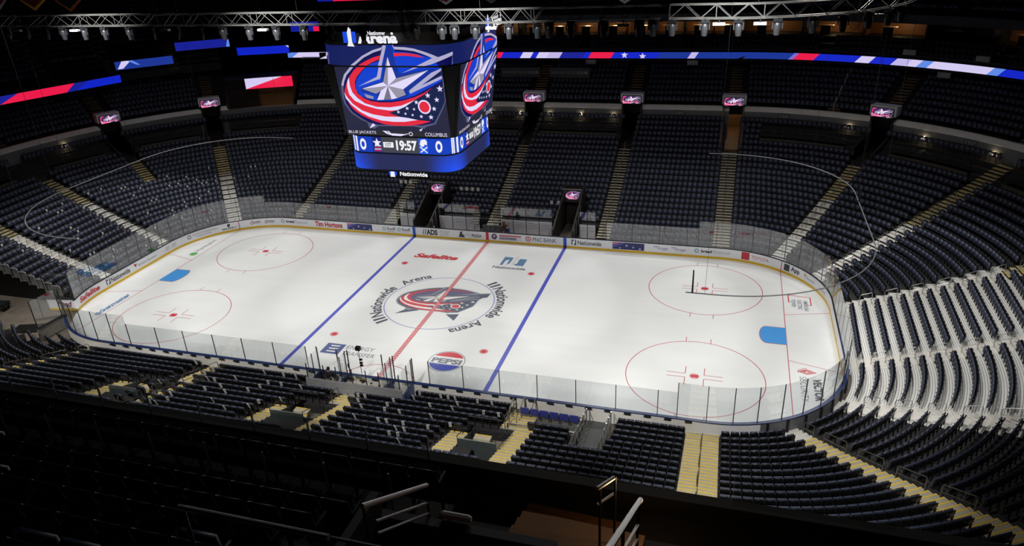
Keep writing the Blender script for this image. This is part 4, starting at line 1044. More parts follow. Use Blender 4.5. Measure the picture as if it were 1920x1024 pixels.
# ================================================================ RIBBON BOARDS
DR=25.4; zr0,zr1=13.45,14.14
rib=[(134.06-PER,'lb'),(134.35-PER,'pl'),(135.27-PER,'pl'),(152.7-PER,'r'),(153.53-PER,'b'),(156.0-PER,'pl'),(157.3-PER,'b'),(158.0-PER,'pl'),(159.3-PER,'pl2'),(1.8,'b2'),(4.6,'b'),(5.3,'r'),(8.0,'b'),(13.3,'b3'),(16.8,'pl2'),(17.6,'b3'),(22.2,'b3'),(23.4,'v'),(23.52,'r'),(24.05,'b'),(25.1,'pl'),(25.45,'b'),(25.98,'pl2'),(26.35,'pl'),(26.6,'lb'),(26.85,'pl'),(28.25,'lb'),(28.5,'b'),(32.5,'b')]
RC_={'pl':(216,206,246),'pl2':(196,186,236),'r':(240,24,74),'b':(14,36,200),'b2':(20,30,150),'b3':(22,52,150),'lb':(96,140,232),'v':(120,110,210)}
rk=list(RC_); RM=[screen_mat('ribbon_'+k,RC_[k],.95) for k in rk]
rb_=empty('ribbon_board',(0,0,0),label='long curved LED ribbon board with blue, white and red bands along far stand',cat='ribbon board')
g=G(); strip(g,135.05-PER,32.5,[(DR,zr0),(DR,zr1),(DR+.25,zr1+.06),(DR+.25,zr0-.06)],0,.2,True); g.build('frame',M_black,rb_)
g=G()
for (a,k),(b_,_) in zip(rib[2:-1],rib[3:]):
    sl=.16 if a>22 else .45
    pts=subdiv_poly([(a-sl/2,zr0),(b_-sl/2,zr0),(b_+sl/2,zr1),(a+sl/2,zr1)],.6)
    ss=ssamples(a,b_,.2); n=len(ss)
    b0=len(g.v)
    for s in ss: g.v.append(ptz(s-sl/2,DR-.05,zr0)); g.v.append(ptz(s+sl/2,DR-.05,zr1))
    for i in range(n-1): g.f.append((b0+2*i,b0+2*i+2,b0+2*i+3,b0+2*i+1)); g.m.append(rk.index(k))
for s in (9.4,11.5): fill(g,starpts(s,13.72+(.1 if s<10 else -.05),.42),lambda x,z:ptz(x,DR-.08,min(zr1,max(zr0,z))),0)
g.build('led_display',RM,rb_)
def flatboard(p0,p1,z0,z1,polys,label,name='ribbon_board',grp=None):
    """vertical LED board between two plan points"""
    a=Vector(p0[:2]); b_=Vector(p1[:2]); t=(b_-a); L=t.length; t.normalize(); n=Vector((t.y,-t.x))
    f=lambda u,v,o=0:(a.x+t.x*u*L+n.x*o,a.y+t.y*u*L+n.y*o,z0+(z1-z0)*v)
    e=empty(name,(0,0,0),label=label,cat='ribbon board' if name=='ribbon_board' else 'screen')
    g=G(); g.hexa([f(-.005,-.05,-.25),f(1.005,-.05,-.25),f(1.005,-.05,0),f(-.005,-.05,0),f(-.005,1.05,-.25),f(1.005,1.05,-.25),f(1.005,1.05,0),f(-.005,1.05,0)]); g.build('frame',M_black,e)
    g=G()
    for j,(pts,k) in enumerate(polys): fill(g,pts,lambda x,y,o=.01+.005*j:f(x,y,o),rk.index(k))
    g.build('led_display',RM,e); return e
Q=[(0,0),(1,0),(1,1),(0,1)]
flatboard((-53.34,10.16),(-49.02,23.0),13.0,13.85,[(Q,'b'),([(0,.0),(.02,0),(.2,.62),(.2,1),(0,1)],'b2'),([(.0,.0),(.52,0),(.62,1),(.15,1)],'r'),([(.52,0),(.6,0),(.72,1),(.6,1)],'b2')],'left LED board, red and blue, lowest of the left boards')
flatboard((-49.8,23.46),(-45.48,28.4),14.3,15.25,[(Q,'b3'),([(.03,.1),(.12,.1),(.28,1),(.12,1)],'pl'),([(.22,1),(.3,1),(.42,.35),(.36,.4)],'lb')],'left LED board with pale star tips on blue, second from left')
flatboard((-45.77,29.61),(-40.62,33.49),15.6,16.6,[(Q,'b2'),([(.93,0),(1,0),(1,.85),(.97,.85)],'lb')],'plain dark blue LED board, highest at left')
flatboard((-40.48,34.56),(-34.13,36.74),14.3,15.25,[(Q,'b'),([(.94,.99),(1,.7),(1,1)],'pl')],'bright blue LED board above the lounge balcony')
flatboard((-35.2,37.9),(-29.5,38.3),13.5,14.15,[(Q,'pl'),([(0,0),(.1,0),(.28,1),(0,1)],'lb')],'short pale LED board left of the scoreboard')
flatboard((-38.6,32.38),(-33.2,34.9),10.4,12.0,[(Q,'r'),([(0,0),(.95,1),(0,1)],'pl'),([(.75,1),(1,1),(1,.93),(.75,.95)],'b2')],'large LED board split white and red above fan lounge','video_board')
flatboard((-13.0+0,-60),(-12,-60),1,2,[(Q,'b')],'x') if 0 else None

# ================================================================ WALLS, EXITS, SUITES
def wallstrip(name,s0,s1,prof,m,label=None,st=1.0):
    g=G(); strip(g,s0,s1,prof,0,st,True); o=ST(g.build(name,m)); 
    if label: o['label']=label
    return o
vcuts=sorted([(v,dsw(v,1.1,20.3)) for v in VOMS]); 
def wall_runs(s0,s1):
    runs=[]; cur=s0
    for v,h in sorted([(v+k*PER,h) for v,h in vcuts for k in (-1,0) if s0<v+k*PER<s1]): runs.append((cur,v-h)); cur=v+h
    runs.append((cur,s1)); return runs
for a,b_ in wall_runs(118-PER,36.5):
    wallstrip('wall_section',a,b_,[(20.25,5.4),(20.25,8.72),(20.6,8.72),(20.6,5.4)],M_wallgrey)
    if not(a<133.4-PER<b_): wallstrip('trim_wall_cap',a,b_,[(20.2,8.72),(20.2,8.80),(20.62,9.16),(20.9,9.16),(20.9,8.72)],M_cap)
    else:
        wallstrip('trim_wall_cap',a,131.9-PER,[(20.2,8.72),(20.2,8.80),(20.62,9.16),(20.9,9.16),(20.9,8.72)],M_cap)
        wallstrip('trim_wall_cap',134.4-PER,b_,[(20.2,8.72),(20.2,8.80),(20.62,9.16),(20.9,9.16),(20.9,8.72)],M_cap)
# section numbers
for s,t in ((135.5,'101'),(147.0,'102') if 0 else (5.2,'104'),(16.39,'105'),(23.55,'106'),(28.93,'107')):
    g=G(); e=1.0
    h=.62*(1 if s<22 else .3)
    strip(g,s-h,s+h,[(20.23,8.08),(20.23,8.68),(20.25,8.68),(20.25,8.08)],1,.3,True)
    add_text(g,t,s-h*.75,s+h*.75,8.2,8.56,lambda x,z:ptz(x,20.215,z),0,.02)
    T(g.build('section_sign',[mat('sign_letters',(150,154,158),.6),mat('sign_plate',(80,84,88),.7)]),'grey plate reading %s on the section wall'%t,'sign','section number plates')
# exits with screens
M_tun=mat('tunnel_wall',(40,36,34),.7,var=.3); M_tunw=mat('tunnel_warm',(120,92,64),.6,var=.3)
names={11.1:'exit above third far aisle',22.0:'exit above straight right far aisle',26.41:'exit in far right corner',127.9:'leftmost exit of left end',131.3:'exit in far left corner',158.8:'exit behind centre ice'}
def mini_logo(e,f,h,label=None):
    g=G(); logo_layers(lambda x,z,o: f((x-.35)/8.4,(z-18.4)/6.0,o),None,None,KV,g,.004,.0015,skip=('K',))
    o=g.build('emblem',[screen_mat('vom_'+k,{'S':(170,160,190),'N':(30,20,60),'B':(60,30,90),'R':(232,44,120),'W':(250,220,245),'D':(26,20,50),'B2':(30,26,70),'G':(200,190,210),'K':(150,150,160)}[k],1.0) for k in keys],e)
for v in VOMS:
    x,y,nx,ny=P(v,20.1); rz=math.atan2(ny,nx)-PI/2
    def W(u,d,z): return (x+ny*u+nx*d, y-nx*u+ny*d, z)
    warm=v in(22.0,)
    g=G()
    for sgn in (-1,1):
        u0,u1=sgn*.95,sgn*1.12
        g.hexa([W(u0,-3.9,4.4),W(u1,-3.9,4.4),W(u1,6,4.4),W(u0,6,4.4),W(u0,-3.9,6.6),W(u1,-3.9,6.6),W(u1,6,9.5),W(u0,6,9.5)])
        g.hexa([W(u0,-.1,6),W(u1,-.1,6),W(u1,6,6),W(u0,6,6),W(u0,-.1,9.2),W(u1,-.1,9.2),W(u1,6,9.4),W(u0,6,9.4)])
    g.hexa([W(-1.1,5.8,4.4),W(1.1,5.8,4.4),W(1.1,6,4.4),W(-1.1,6,4.4),W(-1.1,5.8,9.5),W(1.1,5.8,9.5),W(1.1,6,9.5),W(-1.1,6,9.5)])
    g.hexa([W(-1.1,-4,5.2),W(1.1,-4,5.2),W(1.1,6,5.2),W(-1.1,6,5.2),W(-1.1,-4,5.62),W(1.1,-4,5.62),W(1.1,6,5.62),W(-1.1,6,5.62)])
    g.hexa([W(-1.1,0,9.35),W(1.1,0,9.35),W(1.1,6,9.35),W(-1.1,6,9.35),W(-1.1,0,9.5),W(1.1,0,9.5),W(1.1,6,9.5),W(-1.1,6,9.5)])
    o=ST(g.build('wall_exit_tunnel',M_tunw if warm else M_tun)); o['label']=names[v]
    g=G(); g.hexa([W(-1.25,-.1,9.5),W(1.25,-.1,9.5),W(1.25,1.2,9.5),W(-1.25,1.2,9.5),W(-1.25,-.1,10.45),W(1.25,-.1,10.45),W(1.25,1.2,10.45),W(-1.25,1.2,10.45)])
    ST(g.build('trim_exit_header',M_cap))
    e=empty('exit_screen',(0,0,0),label='small screen with pink and white emblem over the '+names[v],cat='screen',group='screens over the exits')
    g=G(); g.hexa([W(-1.05,-.3,9.4),W(1.05,-.3,9.4),W(1.05,-.12,9.4),W(-1.05,-.12,9.4),W(-1.05,-.3,10.28),W(1.05,-.3,10.28),W(1.05,-.12,10.28),W(-1.05,-.12,10.28)]); g.build('screen_case',EB,e)
    mini_logo(e,lambda a,b_,o:W(max(-1,min(1,a*2.6)),-.31-o,9.84+max(-.41,min(.41,b_*1.5))),1)
    if warm:
        l=bpy.data.lights.new('tunnel_lamp','POINT'); l.energy=60; l.color=(1,.72,.42); l.shadow_soft_size=.2; ol=bpy.data.objects.new('tunnel_lamp',l); COL.objects.link(ol); ol.location=W(0,3.5,8.6)
# drink-rail platforms in front of the wall
LN=['left of centre','under the 104 plate','in the far right corner','below the 107 plate','at far right end','at left end','in the left end','left of the far left corner exit','under the fan lounge']
M_railglass=mat('rail_mesh_panel',(60,56,50),.5)
for n_,(a,b_) in enumerate(LOGE):
    d0=17.5 ; z=fz(20)-.02
    g=G(); strip(g,a,b_,[(d0,z-.9),(d0,z+.02),(20.3,z+.02),(20.3,z-.9)],0,1.0,True); ST(g.build('floor_platform',M_conc))
    e=empty('drink_rail',(0,0,0),label='low railing with counter on platform '+LN[n_],cat='railing',group='railings of the drink-rail platforms')
    g=G(); strip(g,a,b_,[(d0-.02,z+.92),(d0-.02,z+.99),(d0+.10,z+.99),(d0+.10,z+.92)],0,1.0,True); strip(g,a,b_,[(d0,z+.45),(d0,z+.49),(d0+.04,z+.49),(d0+.04,z+.45)],0,1.0,True); g.build('rail',M_darksteel,e)
    g=G(); strip(g,a,b_,[(d0-.04,z-.32),(d0-.04,z+.12),(d0,z+.12),(d0,z-.32)],0,1.0,True); g.build('fascia',mat('platform_fascia',(92,88,80),.6,var=.2),e)
    L=b_-a; k_=.32 if 21.9<a<36 or 124<a<137 else 1.0
    for s in arange(a,b_,1.6*k_):
        x,y,nx,ny=P(s,d0+.03); g=G(); g.box((x,y,z+.48),(.05,.05,.96),math.atan2(ny,nx)); g.build('post',M_darksteel,e)
    for s in arange(a+.9*k_,b_-.9*k_,.9*k_):
        x,y,nx,ny=P(s,18.7); g=G(); g.lathe([(.02,0),(.02,.68),(.17,.70),(.17,.76)],(x,y,z),n=8); T(g.build('bar_stool',M_black),'black stool behind the low railing on platform '+LN[n_],'stool','stools behind the drink rails')
# wall lights
bul=[153.45,157.16,1.57,5.3,9.07,25.51,27.67,29.64,116.9+3,121.5,126.3]
E_bulb=mat('bulb_warm',(255,226,170),.4,emit=9.0)
lampn=['left of the centre exit','far side just left of the centre exit','just right of the centre exit','under the 104 plate','near the third aisle exit','in the far right corner','below the 107 plate','at the far right end','at left end','left of the leftmost exit','right of the leftmost exit']
for s,nm in zip(bul,lampn):
    x,y,nx,ny=P(s,20.1); z=8.0
    e=empty('wall_light',(x,y,z),0,'small warm wall light '+nm,'light','small warm wall lights')
    g=G(); g.lathe([(.05,-.17),(.15,-.09),(.15,.09),(.05,.17)],(0,0,0),n=10); g.build('globe',E_bulb,e)
    g=G(); g.box((nx*.08,ny*.08,0),(.1,.1,.22),math.atan2(ny,nx)); g.build('bracket',M_black,e)
    l=bpy.data.lights.new('wall_lamp','POINT'); l.energy=14; l.color=(1,.78,.5); l.shadow_soft_size=.1; o=bpy.data.objects.new('wall_lamp',l); COL.objects.link(o); o.location=(x-nx*.25,y-ny*.25,z)
# club sign boards
for a,b_,nm in ((153.75,158.6,'left'),(.65,5.55,'right')):
    g=G(); strip(g,a,b_,[(24,11.4),(24,12.55),(24.1,12.55),(24.1,11.4)],1,1,True)
    f=lambda x,z:ptz(x,23.97,z)
    add_text(g,'DIAMOND CELLAR',a+.25,a+3.2,11.85,12.15,f,0,-.01); add_text(g,'CLUB',a+3.35,a+4.65,11.85,12.15,f,0,.04)
    T(g.build('club_sign',[mat('club_letters',(150,150,150),.6),mat('club_board',(60,62,66),.7)]),'grey club sign board, %s of the pair above the far exits'%nm,'sign','club sign boards')
# fan lounge recess
g=G()
for z,(d0,d1) in ((6.95,(20.3,25)),(12.1,(22.5,25.4))): strip(g,FAN[0]-PER,FAN[1]-PER,[(d0,z-.15),(d0,z),(d1,z),(d1,z-.15)],0,.6,True)
strip(g,132.9-PER,FAN[1]-PER,[(25,6.9),(25,12.1),(25.2,12.1),(25.2,6.9)],1,.5,True); strip(g,FAN[0]-PER,132.9-PER,[(25,6.9),(25,12.1),(25.2,12.1),(25.2,6.9)],2,.5,True)
for s in (FAN[0],FAN[1]):
    strip(g,s-.03-PER,s+.03-PER,[(20.3,6.9),(20.3,9.4),(25,12.2),(25,6.9)],2,.5,True)
ST(g.build('wall_lounge',[M_conc,M_tunw,M_tun]))['label']='fan lounge recess with warm wooden wall'
g=G(); strip(g,131.9-PER,134.0-PER,[(20.1,6.55),(20.1,7.35),(20.2,7.35),(20.2,6.55)],1,.4,True)
add_text(g,'FAN LOUNGE',132.95-PER,133.9-PER,6.75,7.15,lambda x,z:ptz(x,20.07,z),0,.03); add_text(g,'The Renovator',132.35-PER,132.8-PER,6.85,7.02,lambda x,z:ptz(x,20.07,z),0,0)
T(g.build('lounge_sign',[mat('lounge_letters',(150,158,172),.6),mat('lounge_board',(44,54,80),.6)]),'dark blue FAN LOUNGE sign below the lounge recess','sign')
l=bpy.data.lights.new('lounge_lamp','AREA'); l.energy=45; l.size=1.5; l.color=(1,.62,.34); o=bpy.data.objects.new('lounge_lamp',l); COL.objects.link(o); q=P(133.5,23.4); o.location=(q[0],q[1],11.8)
for k,s in enumerate((132.9,133.55,133.85)):
    q=P(s,22.0+.4*k); g=G(); g.lathe([(.03,0),(.03,.9),(.14,.95),(.14,1.2),(.05,1.25)],(q[0],q[1],6.95),n=8); T(g.build('table_lamp',mat('table_lamp_glow',(255,210,150),.4,emit=2.2)),'small glowing table lamp in the fan lounge, %s from left'%ordw(k+1),'lamp','table lamps in the lounge')

# ---- concourse behind the upper tier, club slab, suites
def slab(name,s0,s1,prof,m,label=None): return wallstrip(name,s0,s1,prof,m,label)
slab('floor_concourse',134.4-PER,36,[(28.2,12.2),(28.2,12.36),(33,12.36),(33,12.2)],M_walldark)
slab('wall_concourse',134.4-PER,36,[(32,12.3),(32,13.6),(32.2,13.6),(32.2,12.3)],M_tun)
slab('ceiling_concourse',134.4-PER,36,[(25.5,13.4),(25.5,13.55),(33,13.6),(33,13.4)],M_walldark)
slab('wall_suite_parapet',139-PER,34,[(25.75,13.5),(25.75,14.5),(25.9,14.5),(25.9,13.5)],M_walldark)
slab('floor_suite',139-PER,34,[(29.3,15.2),(29.3,15.45),(34,15.45),(34,15.2)],M_tun)
slab('ceiling_suite',139-PER,34,[(29.4,17.0),(29.4,17.9),(34,17.9),(34,17.0)],mat('fascia_slate',(52,56,66),.7,var=.1),'slate fascia above the suites')
slab('wall_suite_back',139-PER,34,[(33,15.4),(33,17.0),(33.2,17.0),(33.2,15.4)],M_wood)
slab('wall_back',115-PER,40,[(43,12),(43,27),(43.5,27),(43.5,12)],M_walldark)
sp_=arange(141.0,158.0,3.4)+[2.2,5.6,9.0,12.4,15.8,19.2,22.0,23.5,24.9,26.3,27.7,29.1,30.5]
k=0
for s in sp_:
    k+=1
    x,y,nx,ny=P(s,31.3); g=G(); g.box((x,y,16.2),(3.8,.14,1.6),math.atan2(ny,nx)); ST(g.build('wall_suite_divider',[M_wood,mat('suite_maroon',(70,20,22),.6),M_walldark][k%3]))
    L_=1.6 if not 21.9<s<36 else .5
    x,y,nx,ny=P(s+L_,30.6); e=empty('suite_counter',(x,y,15.45),math.atan2(ny,nx),'pale wood counter table in the lit suite, %s suite from the left'%ordw(k),'table','counter tables in the suites')
    g=G(); g.box((0,0,1.0),(.8,1.7,.06)); g.build('tabletop',mat('pale_wood',(196,160,110),.4,var=.15),e); g=G(); g.box((0,0,.48),(.1,1.0,.96)); g.build('leg',M_black,e)
for s in (142.5,146,149.5,153,156.5,.5,4,7.5,11,14.2,17.6,20.6,22.8,24.2,25.6,28.4):
    x,y,nx,ny=P(s,31); l=bpy.data.lights.new('suite_lamp','POINT'); l.energy=42; l.color=(1,.7,.4); l.shadow_soft_size=.3; o=bpy.data.objects.new('suite_lamp',l); COL.objects.link(o); o.location=(x,y,16.7)
# small header boxes hanging below and above the ribbon
for k,(s,z) in enumerate(((17.2,12.95),(5.4,13.0),(26.3,14.78),(28.0,14.78),(27.2,12.9))):
    x,y,nx,ny=P(s,25.6); g=G(); g.box((x,y,z),(.3,1.2,.5),math.atan2(ny,nx)); T(g.build('projector_box',mat('box_grey',(150,150,148),.7)),'pale grey equipment box %s'%['below the ribbon above plate 105','below the ribbon above plate 104','on the club parapet at right','on the club parapet at far right','below the ribbon at right'][k],'equipment box','equipment boxes on the ribbon level')
# shell of the hall behind everything
g=G(); g.box((0,84,12),(200,.5,60)); ST(g.build('wall_far',M_walldark))
g=G(); g.box((-84,0,12),(.5,200,60)); ST(g.build('wall_left',M_walldark))
g=G(); g.box((90,0,12),(.5,200,60)); ST(g.build('wall_right',M_walldark))
g=G(); g.box((0,-84,12),(200,.5,60)); ST(g.build('wall_near',M_walldark))
g=G(); g.box((0,0,40),(200,200,.5)); ST(g.build('ceiling',M_walldark))
# ================================================================ LIGHTING TRUSS
TU=[0,100,300,620,930,1235,1260,1410,1500,1600,1660,1700,1760]; TP=[(-17.77,-16.5),(-13.8,-16.67),(-6.53,-16.97),(3.49,-17.32),(11.68,-17.3),(18.71,-16.63),(19.26,-16.6),(22.48,-16.74),(24.35,-16.29),(26.46,-15.32),(27.86,-13.91),(28.97,-12.14),(30.2,-9.2)]
def tp(u): return (float(np.interp(u,TU,[p[0] for p in TP])),float(np.interp(u,TU,[p[1] for p in TP])))
ZT=24.0
def truss(u0,u1,nm,bold):
    n=max(2,int(abs(tp(u1)[0]-tp(u0)[0])/.62)); us=[u0+(u1-u0)*i/n for i in range(n+1)]
    root=empty('lighting_truss',(tp(u0)[0],tp(u0)[1],ZT),0,nm,'truss'); o0=root.location
    def pt(u,k):
        x,y=tp(u); return (x-o0.x+(0),y-o0.y+(.5 if k in(1,3) else 0),(.56 if k>1 else 0))
    for k in range(4):
        g=G(); g.tube([pt(u,k) for u in us],.026,5); g.build('chord',M_truss,root)
    g=G()
    for i in range(n):
        a,b=us[i],us[i+1]
        g.tube([pt(a,0),pt(b,2)] if i%2==0 else [pt(a,2),pt(b,0)],.015,4); g.tube([pt(a,1),pt(b,3)] if i%2==0 else [pt(a,3),pt(b,1)],.015,4)
        if i%3==0:
            for p,q in ((0,1),(2,3),(0,2),(1,3)): g.tube([pt(a,p),pt(a,q)],.015,4)
            g.tube([pt(a,2),pt(b,3)],.013,4)
    g.build('lacing',M_truss,root)
    return root
truss(-60,83,'dim left end section of the hanging lighting truss',0)
truss(90,1236,'long straight aluminium lighting truss crossing before the scoreboard',1)
truss(1254,1760,'right curved section of the hanging lighting truss',1)
# moving-head lamps
lampu=[12,47,84,117,158,197,243,283,330,378,422,472,522,572,617,682,783,832,855,893,955,1010,1032,1073,1135,1200,1225,1261,1323,1387,1459,1526,1583,1631,1668,1693]
proto=None
for k,u in enumerate(lampu):
    x,y=tp(u); lb='grey moving-head stage lamp hanging from the truss, %s from the left'%ordw(k+1)
    if proto is None:
        proto=empty('stage_lamp',(x,y,ZT),0,lb,'stage lamp','moving-head lamps on the truss')
        g=G(); g.box((0,0,-.09),(.34,.26,.13)); g.box((0,0,-.02),(.06,.3,.05)); g.build('base',M_darksteel,proto)
        g=G(); g.box((-.19,0,-.28),(.05,.12,.3)); g.box((.19,0,-.28),(.05,.12,.3)); g.box((0,0,-.15),(.42,.12,.05)); g.build('yoke',M_lamp,proto)
        g=G(); g.lathe([(.08,-.16),(.13,-.2),(.145,-.3),(.15,-.42),(.13,-.58),(.115,-.66),(.12,-.68)],(0,0,0),n=12); hd=g.build('head',M_lamp,proto,smooth=True)
        g=G(); g.lathe([(.095,-.685),(.10,-.70)],(0,0,0),n=12); g.build('lens',M_black,hd)
    else: dup(proto,(x,y,ZT),R.uniform(-.4,.4),lb)
pr=None
for k,u in enumerate((32,140,308,498,922,1171,1350,1426,1646)):
    x,y=tp(u); lb='flat pale strip light fixture under the truss, %s from the left'%ordw(k+1)
    if pr is None:
        pr=empty('strip_light',(x,y,ZT),0,lb,'light fixture','strip fixtures on the truss'); g=G(); g.box((0,0,-.2),(.5,.22,.1)); g.build('housing',M_cap,pr); g=G(); g.box((0,0,-.08),(.05,.1,.16)); g.build('clamp',M_darksteel,pr)
    else: dup(pr,(x,y,ZT),0,lb)
# cable bundles
for u,nm in ((768,'looped cable bundle hanging over the truss above the scoreboard'),(1606,'looped cable bundle hanging from the right truss')):
    x,y=tp(u); g=G()
    for k in range(6):
        a=.12+.05*k; pts=[(x+.06*k-.1,y-.1,ZT+3)]+[(x+a*math.cos(t),y-.1+.02*k,ZT+.3+(.55+.08*k)*math.sin(t)) for t in np.linspace(PI*.5,PI*2.4,18)]+[(x+.1,y,ZT+3)]
        g.tube(pts,.014,4)
    T(g.build('cable_bundle',M_darksteel),nm,'cable')
# chain hoists
for k,u in enumerate((250,560,900,1100,1420)):
    x,y=tp(u); g=G(); g.tube([(x,y+.25,ZT+.6),(x,y+.25,38)],.012,4); T(g.build('hoist_chain',M_darksteel),'thin hoist chain holding up the truss, %s from the left'%ordw(k+1),'chain','hoist chains')

# ================================================================ NETTING PIPES OVER BOTH ENDS
for sgn,(sa,sb_),nm in ((1,(20.4,57.596+21.946-20.4),'curved black netting pipe hanging over the right end'),(-1,(57.596+21.946+20.2,PER-20.2),'curved pale netting pipe hanging over the left end')):
    e=empty('netting_pipe',(0,0,9.6),0,nm,'pipe')
    ss=ssamples(sa,sb_,.8); g=G(); g.tube([(P(s,.45)[0],P(s,.45)[1],0) for s in ss],.038,6); g.build('pipe',mat('pipe_grey',(112,114,116),.7),e)
    g=G()
    for s in arange(sa+1,sb_-1,7.5 if sgn>0 else 9):
        x,y,_,_=P(s,.45); g.tube([(x,y,0),(x+.3*(1 if x>0 else -1),y,18)],.011,4)
    g.build('hanger_cable',M_darksteel,e)
    if sgn>0:
        for s,h in ((sb_-.35,1.35),(51.5,.9) if 0 else (36.9,.9)):
            x,y,_,_=P(s,.45); g=G(); g.tube([(x,y,0),(x,y,h)],[.05,.035],6); g.build('rolled_net',M_black,e)

# ================================================================ BANNERS
def banner(x,y,z,wd,col,edge,nm,h=3.2,tip=1.0):
    e=empty('hanging_banner',(x,y,z),0,nm,'banner','shield banners under the roof')
    pts=[(0,0),(wd/2,tip),(wd/2,h),(-wd/2,h),(-wd/2,tip)]; inn=[(0,.28),(wd/2-.2,tip+.1),(wd/2-.2,h-.2),(-wd/2+.2,h-.2),(-wd/2+.2,tip+.1)]
    g=G(); b=0
    g.poly([(p[0],-.02,p[1]) for p in pts]); g.poly([(p[0],.02,p[1]) for p in pts][::-1])
    for i in range(5):
        p,q=pts[i],pts[(i+1)%5]; g.poly([(p[0],-.02,p[1]),(p[0],.02,p[1]),(q[0],.02,q[1]),(q[0],-.02,q[1])])
    g.build('cloth',mat('banner_edge_%d'%edge[0],edge,.8,var=.15),e); g=G(); g.poly([(p[0],-.03,p[1]) for p in inn]); g.build('field',mat('banner_field_%d_%d'%(col[0],col[1]),col,.8,var=.15),e)
    g=G(); g.tube([(-wd/2,0,h),(wd/2,0,h)],.04,6); g.tube([(-.6*wd/2,0,h),(-.6*wd/2,0,h+9)],.012,4); g.tube([(.6*wd/2,0,h),(.6*wd/2,0,h+9)],.012,4); g.build('hanging_rod',M_darksteel,e)
banner(-44.4,10,22.45,3.1,(120,10,14),(220,176,70),'dark red shield banner with gold edge at top left',tip=.95)
banner(-40.1,10,22.3,3.1,(10,14,24),(190,110,60),'black shield banner with copper edge at top left',tip=1.0)
banner(-48.9,10,22.6,2.6,(150,20,20),(210,210,210),'red shield banner with white edge at top left corner',tip=.95)
banner(-9.1,30,20.45,2.0,(130,20,26),(200,200,200),'small red shield banner above the scoreboard',tip=.6)
banner(-3.9,30,20.5,1.9,(24,24,28),(110,110,112),'small black shield banner right of scoreboard',tip=.6)
banner(10.5,30,20.25,2.0,(140,24,30),(200,190,180),'small red shield banner at top centre',tip=.6)
# ribbon pieces at the top of the picture
flatboard((-37.0,50.5),(-25.5,51.5),19.35,20.2,[(Q,'b2'),([(.2,0),(.9,0),(.85,1),(.3,1)],'r')],'top-edge LED board, blue and red')
flatboard((-34.5,38.5),(-30.6,39.0),16.7,17.9,[(Q,'b2'),([(.8,0),(1,0),(1,.5),(.8,.5)],'r')],'small dark blue LED board behind the truss at left')
flatboard((5.0,43.5),(11.5,43.5),17.05,17.7,[(Q,'b2'),([(.1,.2),(.3,.2),(.34,.7),(.14,.7)],'pl2'),([(.5,.3),(.9,.3),(.9,.6),(.5,.6)],'lb')],'dim blue LED board behind the truss at centre')

# ================================================================ FAR BENCHES
M_bench=mat('bench_blue',(40,62,104),.45,var=.1); M_adp=mat('bench_panel_white',(248,248,250),.5)
def bench(x0,x1,y0,y1,npan,nm,txt):
    e=empty('player_bench',((x0+x1)/2,y0,0),0,nm,'bench'); cx=(x0+x1)/2
    g=G(); g.box((0,.85,.46),(x1-x0,.4,.08)); g.build('seat',M_bench,e)
    g=G(); g.box((0,.02,.6),(x1-x0,.18,.06)); 
    g.build('shelf',M_bench,e)
    g=G()
    for k in range(int((x1-x0)/1.3)+1): g.box((x0-cx+.2+k*1.28,.85,.21),(.08,.3,.42))
    g.build('leg',M_darksteel,e)
    wp=(x1-x0)/npan
    for k in range(npan):
        g=G(); xx=x0-cx+wp*(k+.5); g.box((xx,y1-y0,.85),(wp-.06,.06,1.35),0,0)
        for a,b_,z in txt: add_text(g,'Sponsor'[0:0]+['Huntington','Meijer','Bread','Safelite'][(k+int(z*10))%4],xx+a*wp,xx+b_*wp,z,z+.1,lambda x,z:(x,y1-y0-.036,z),1,.0)
        g.build('back_panel',[M_adp,GY],e)
    g=G(); 
    for k in range(npan+1): g.box((x0-cx+wp*k,y1-y0-.03,1.5),(.05,.05,2.7))
    g.build('post',M_stan,e)
    for k in range(npan):
        g=G(); g.box((x0-cx+wp*(k+.5),y1-y0,2.2),(wp-.06,.015,1.3)); g.build('glass_panel',M_glass,e)
    return e
bench(-5.9,-1.5,13.15,15.25,3,'home players bench with three white advert panels',[(-.3,.1,1.25),(-.2,.25,.95)])
bench(-10.3,-8.5,13.15,15.25,2,'short bench section left of the tunnel with two panels',[(-.3,.3,1.1)])
bench(.7,6.0,13.15,15.25,4,'visiting players bench with white lettered panels',[(-.35,.05,1.3),(0,.35,1.15),(-.3,.1,1.0),(0,.35,.85),(-.35,0,.7)])
bench(8.7,10.3,13.15,15.25,2,'short bench section right of the visitor tunnel',[(-.3,.3,1.2),(-.3,.3,.9)])
g=G(); g.box((0,13.15+1.4,.55),(2.0,.12,1.1)); ST(g.build('wall_between_benches',M_wallgrey))
g=G()
for x in (-1.4,.55): g.box((x,14.2,1.6),(.08,2.0,3.2) if 0 else (.06,.06,3.0))
for k,(x,nm) in enumerate(((-1.4,'left'),(.6,'right'))):
    g=G(); g.box((x,14.2,1.9),(.015,2.0,1.7)); T(g.build('glass_divider',M_glass),'clear glass divider %s of the red line between benches'%nm,'glass')
# water bottles on the far boards
for k,x in enumerate((-5.6,-4.3,-3.5,-2.2,-1.7,3.0,3.9,4.9,5.9,9.4)):
    g=G(); g.lathe([(.035,0),(.04,.03),(.04,.16),(.02,.19),(.015,.22)],(x,13.06,1.08),n=8); T(g.build('water_bottle',M_card),'small white bottle standing on the far boards, %s from the left'%ordw(k+1),'bottle','bottles on the bench boards')
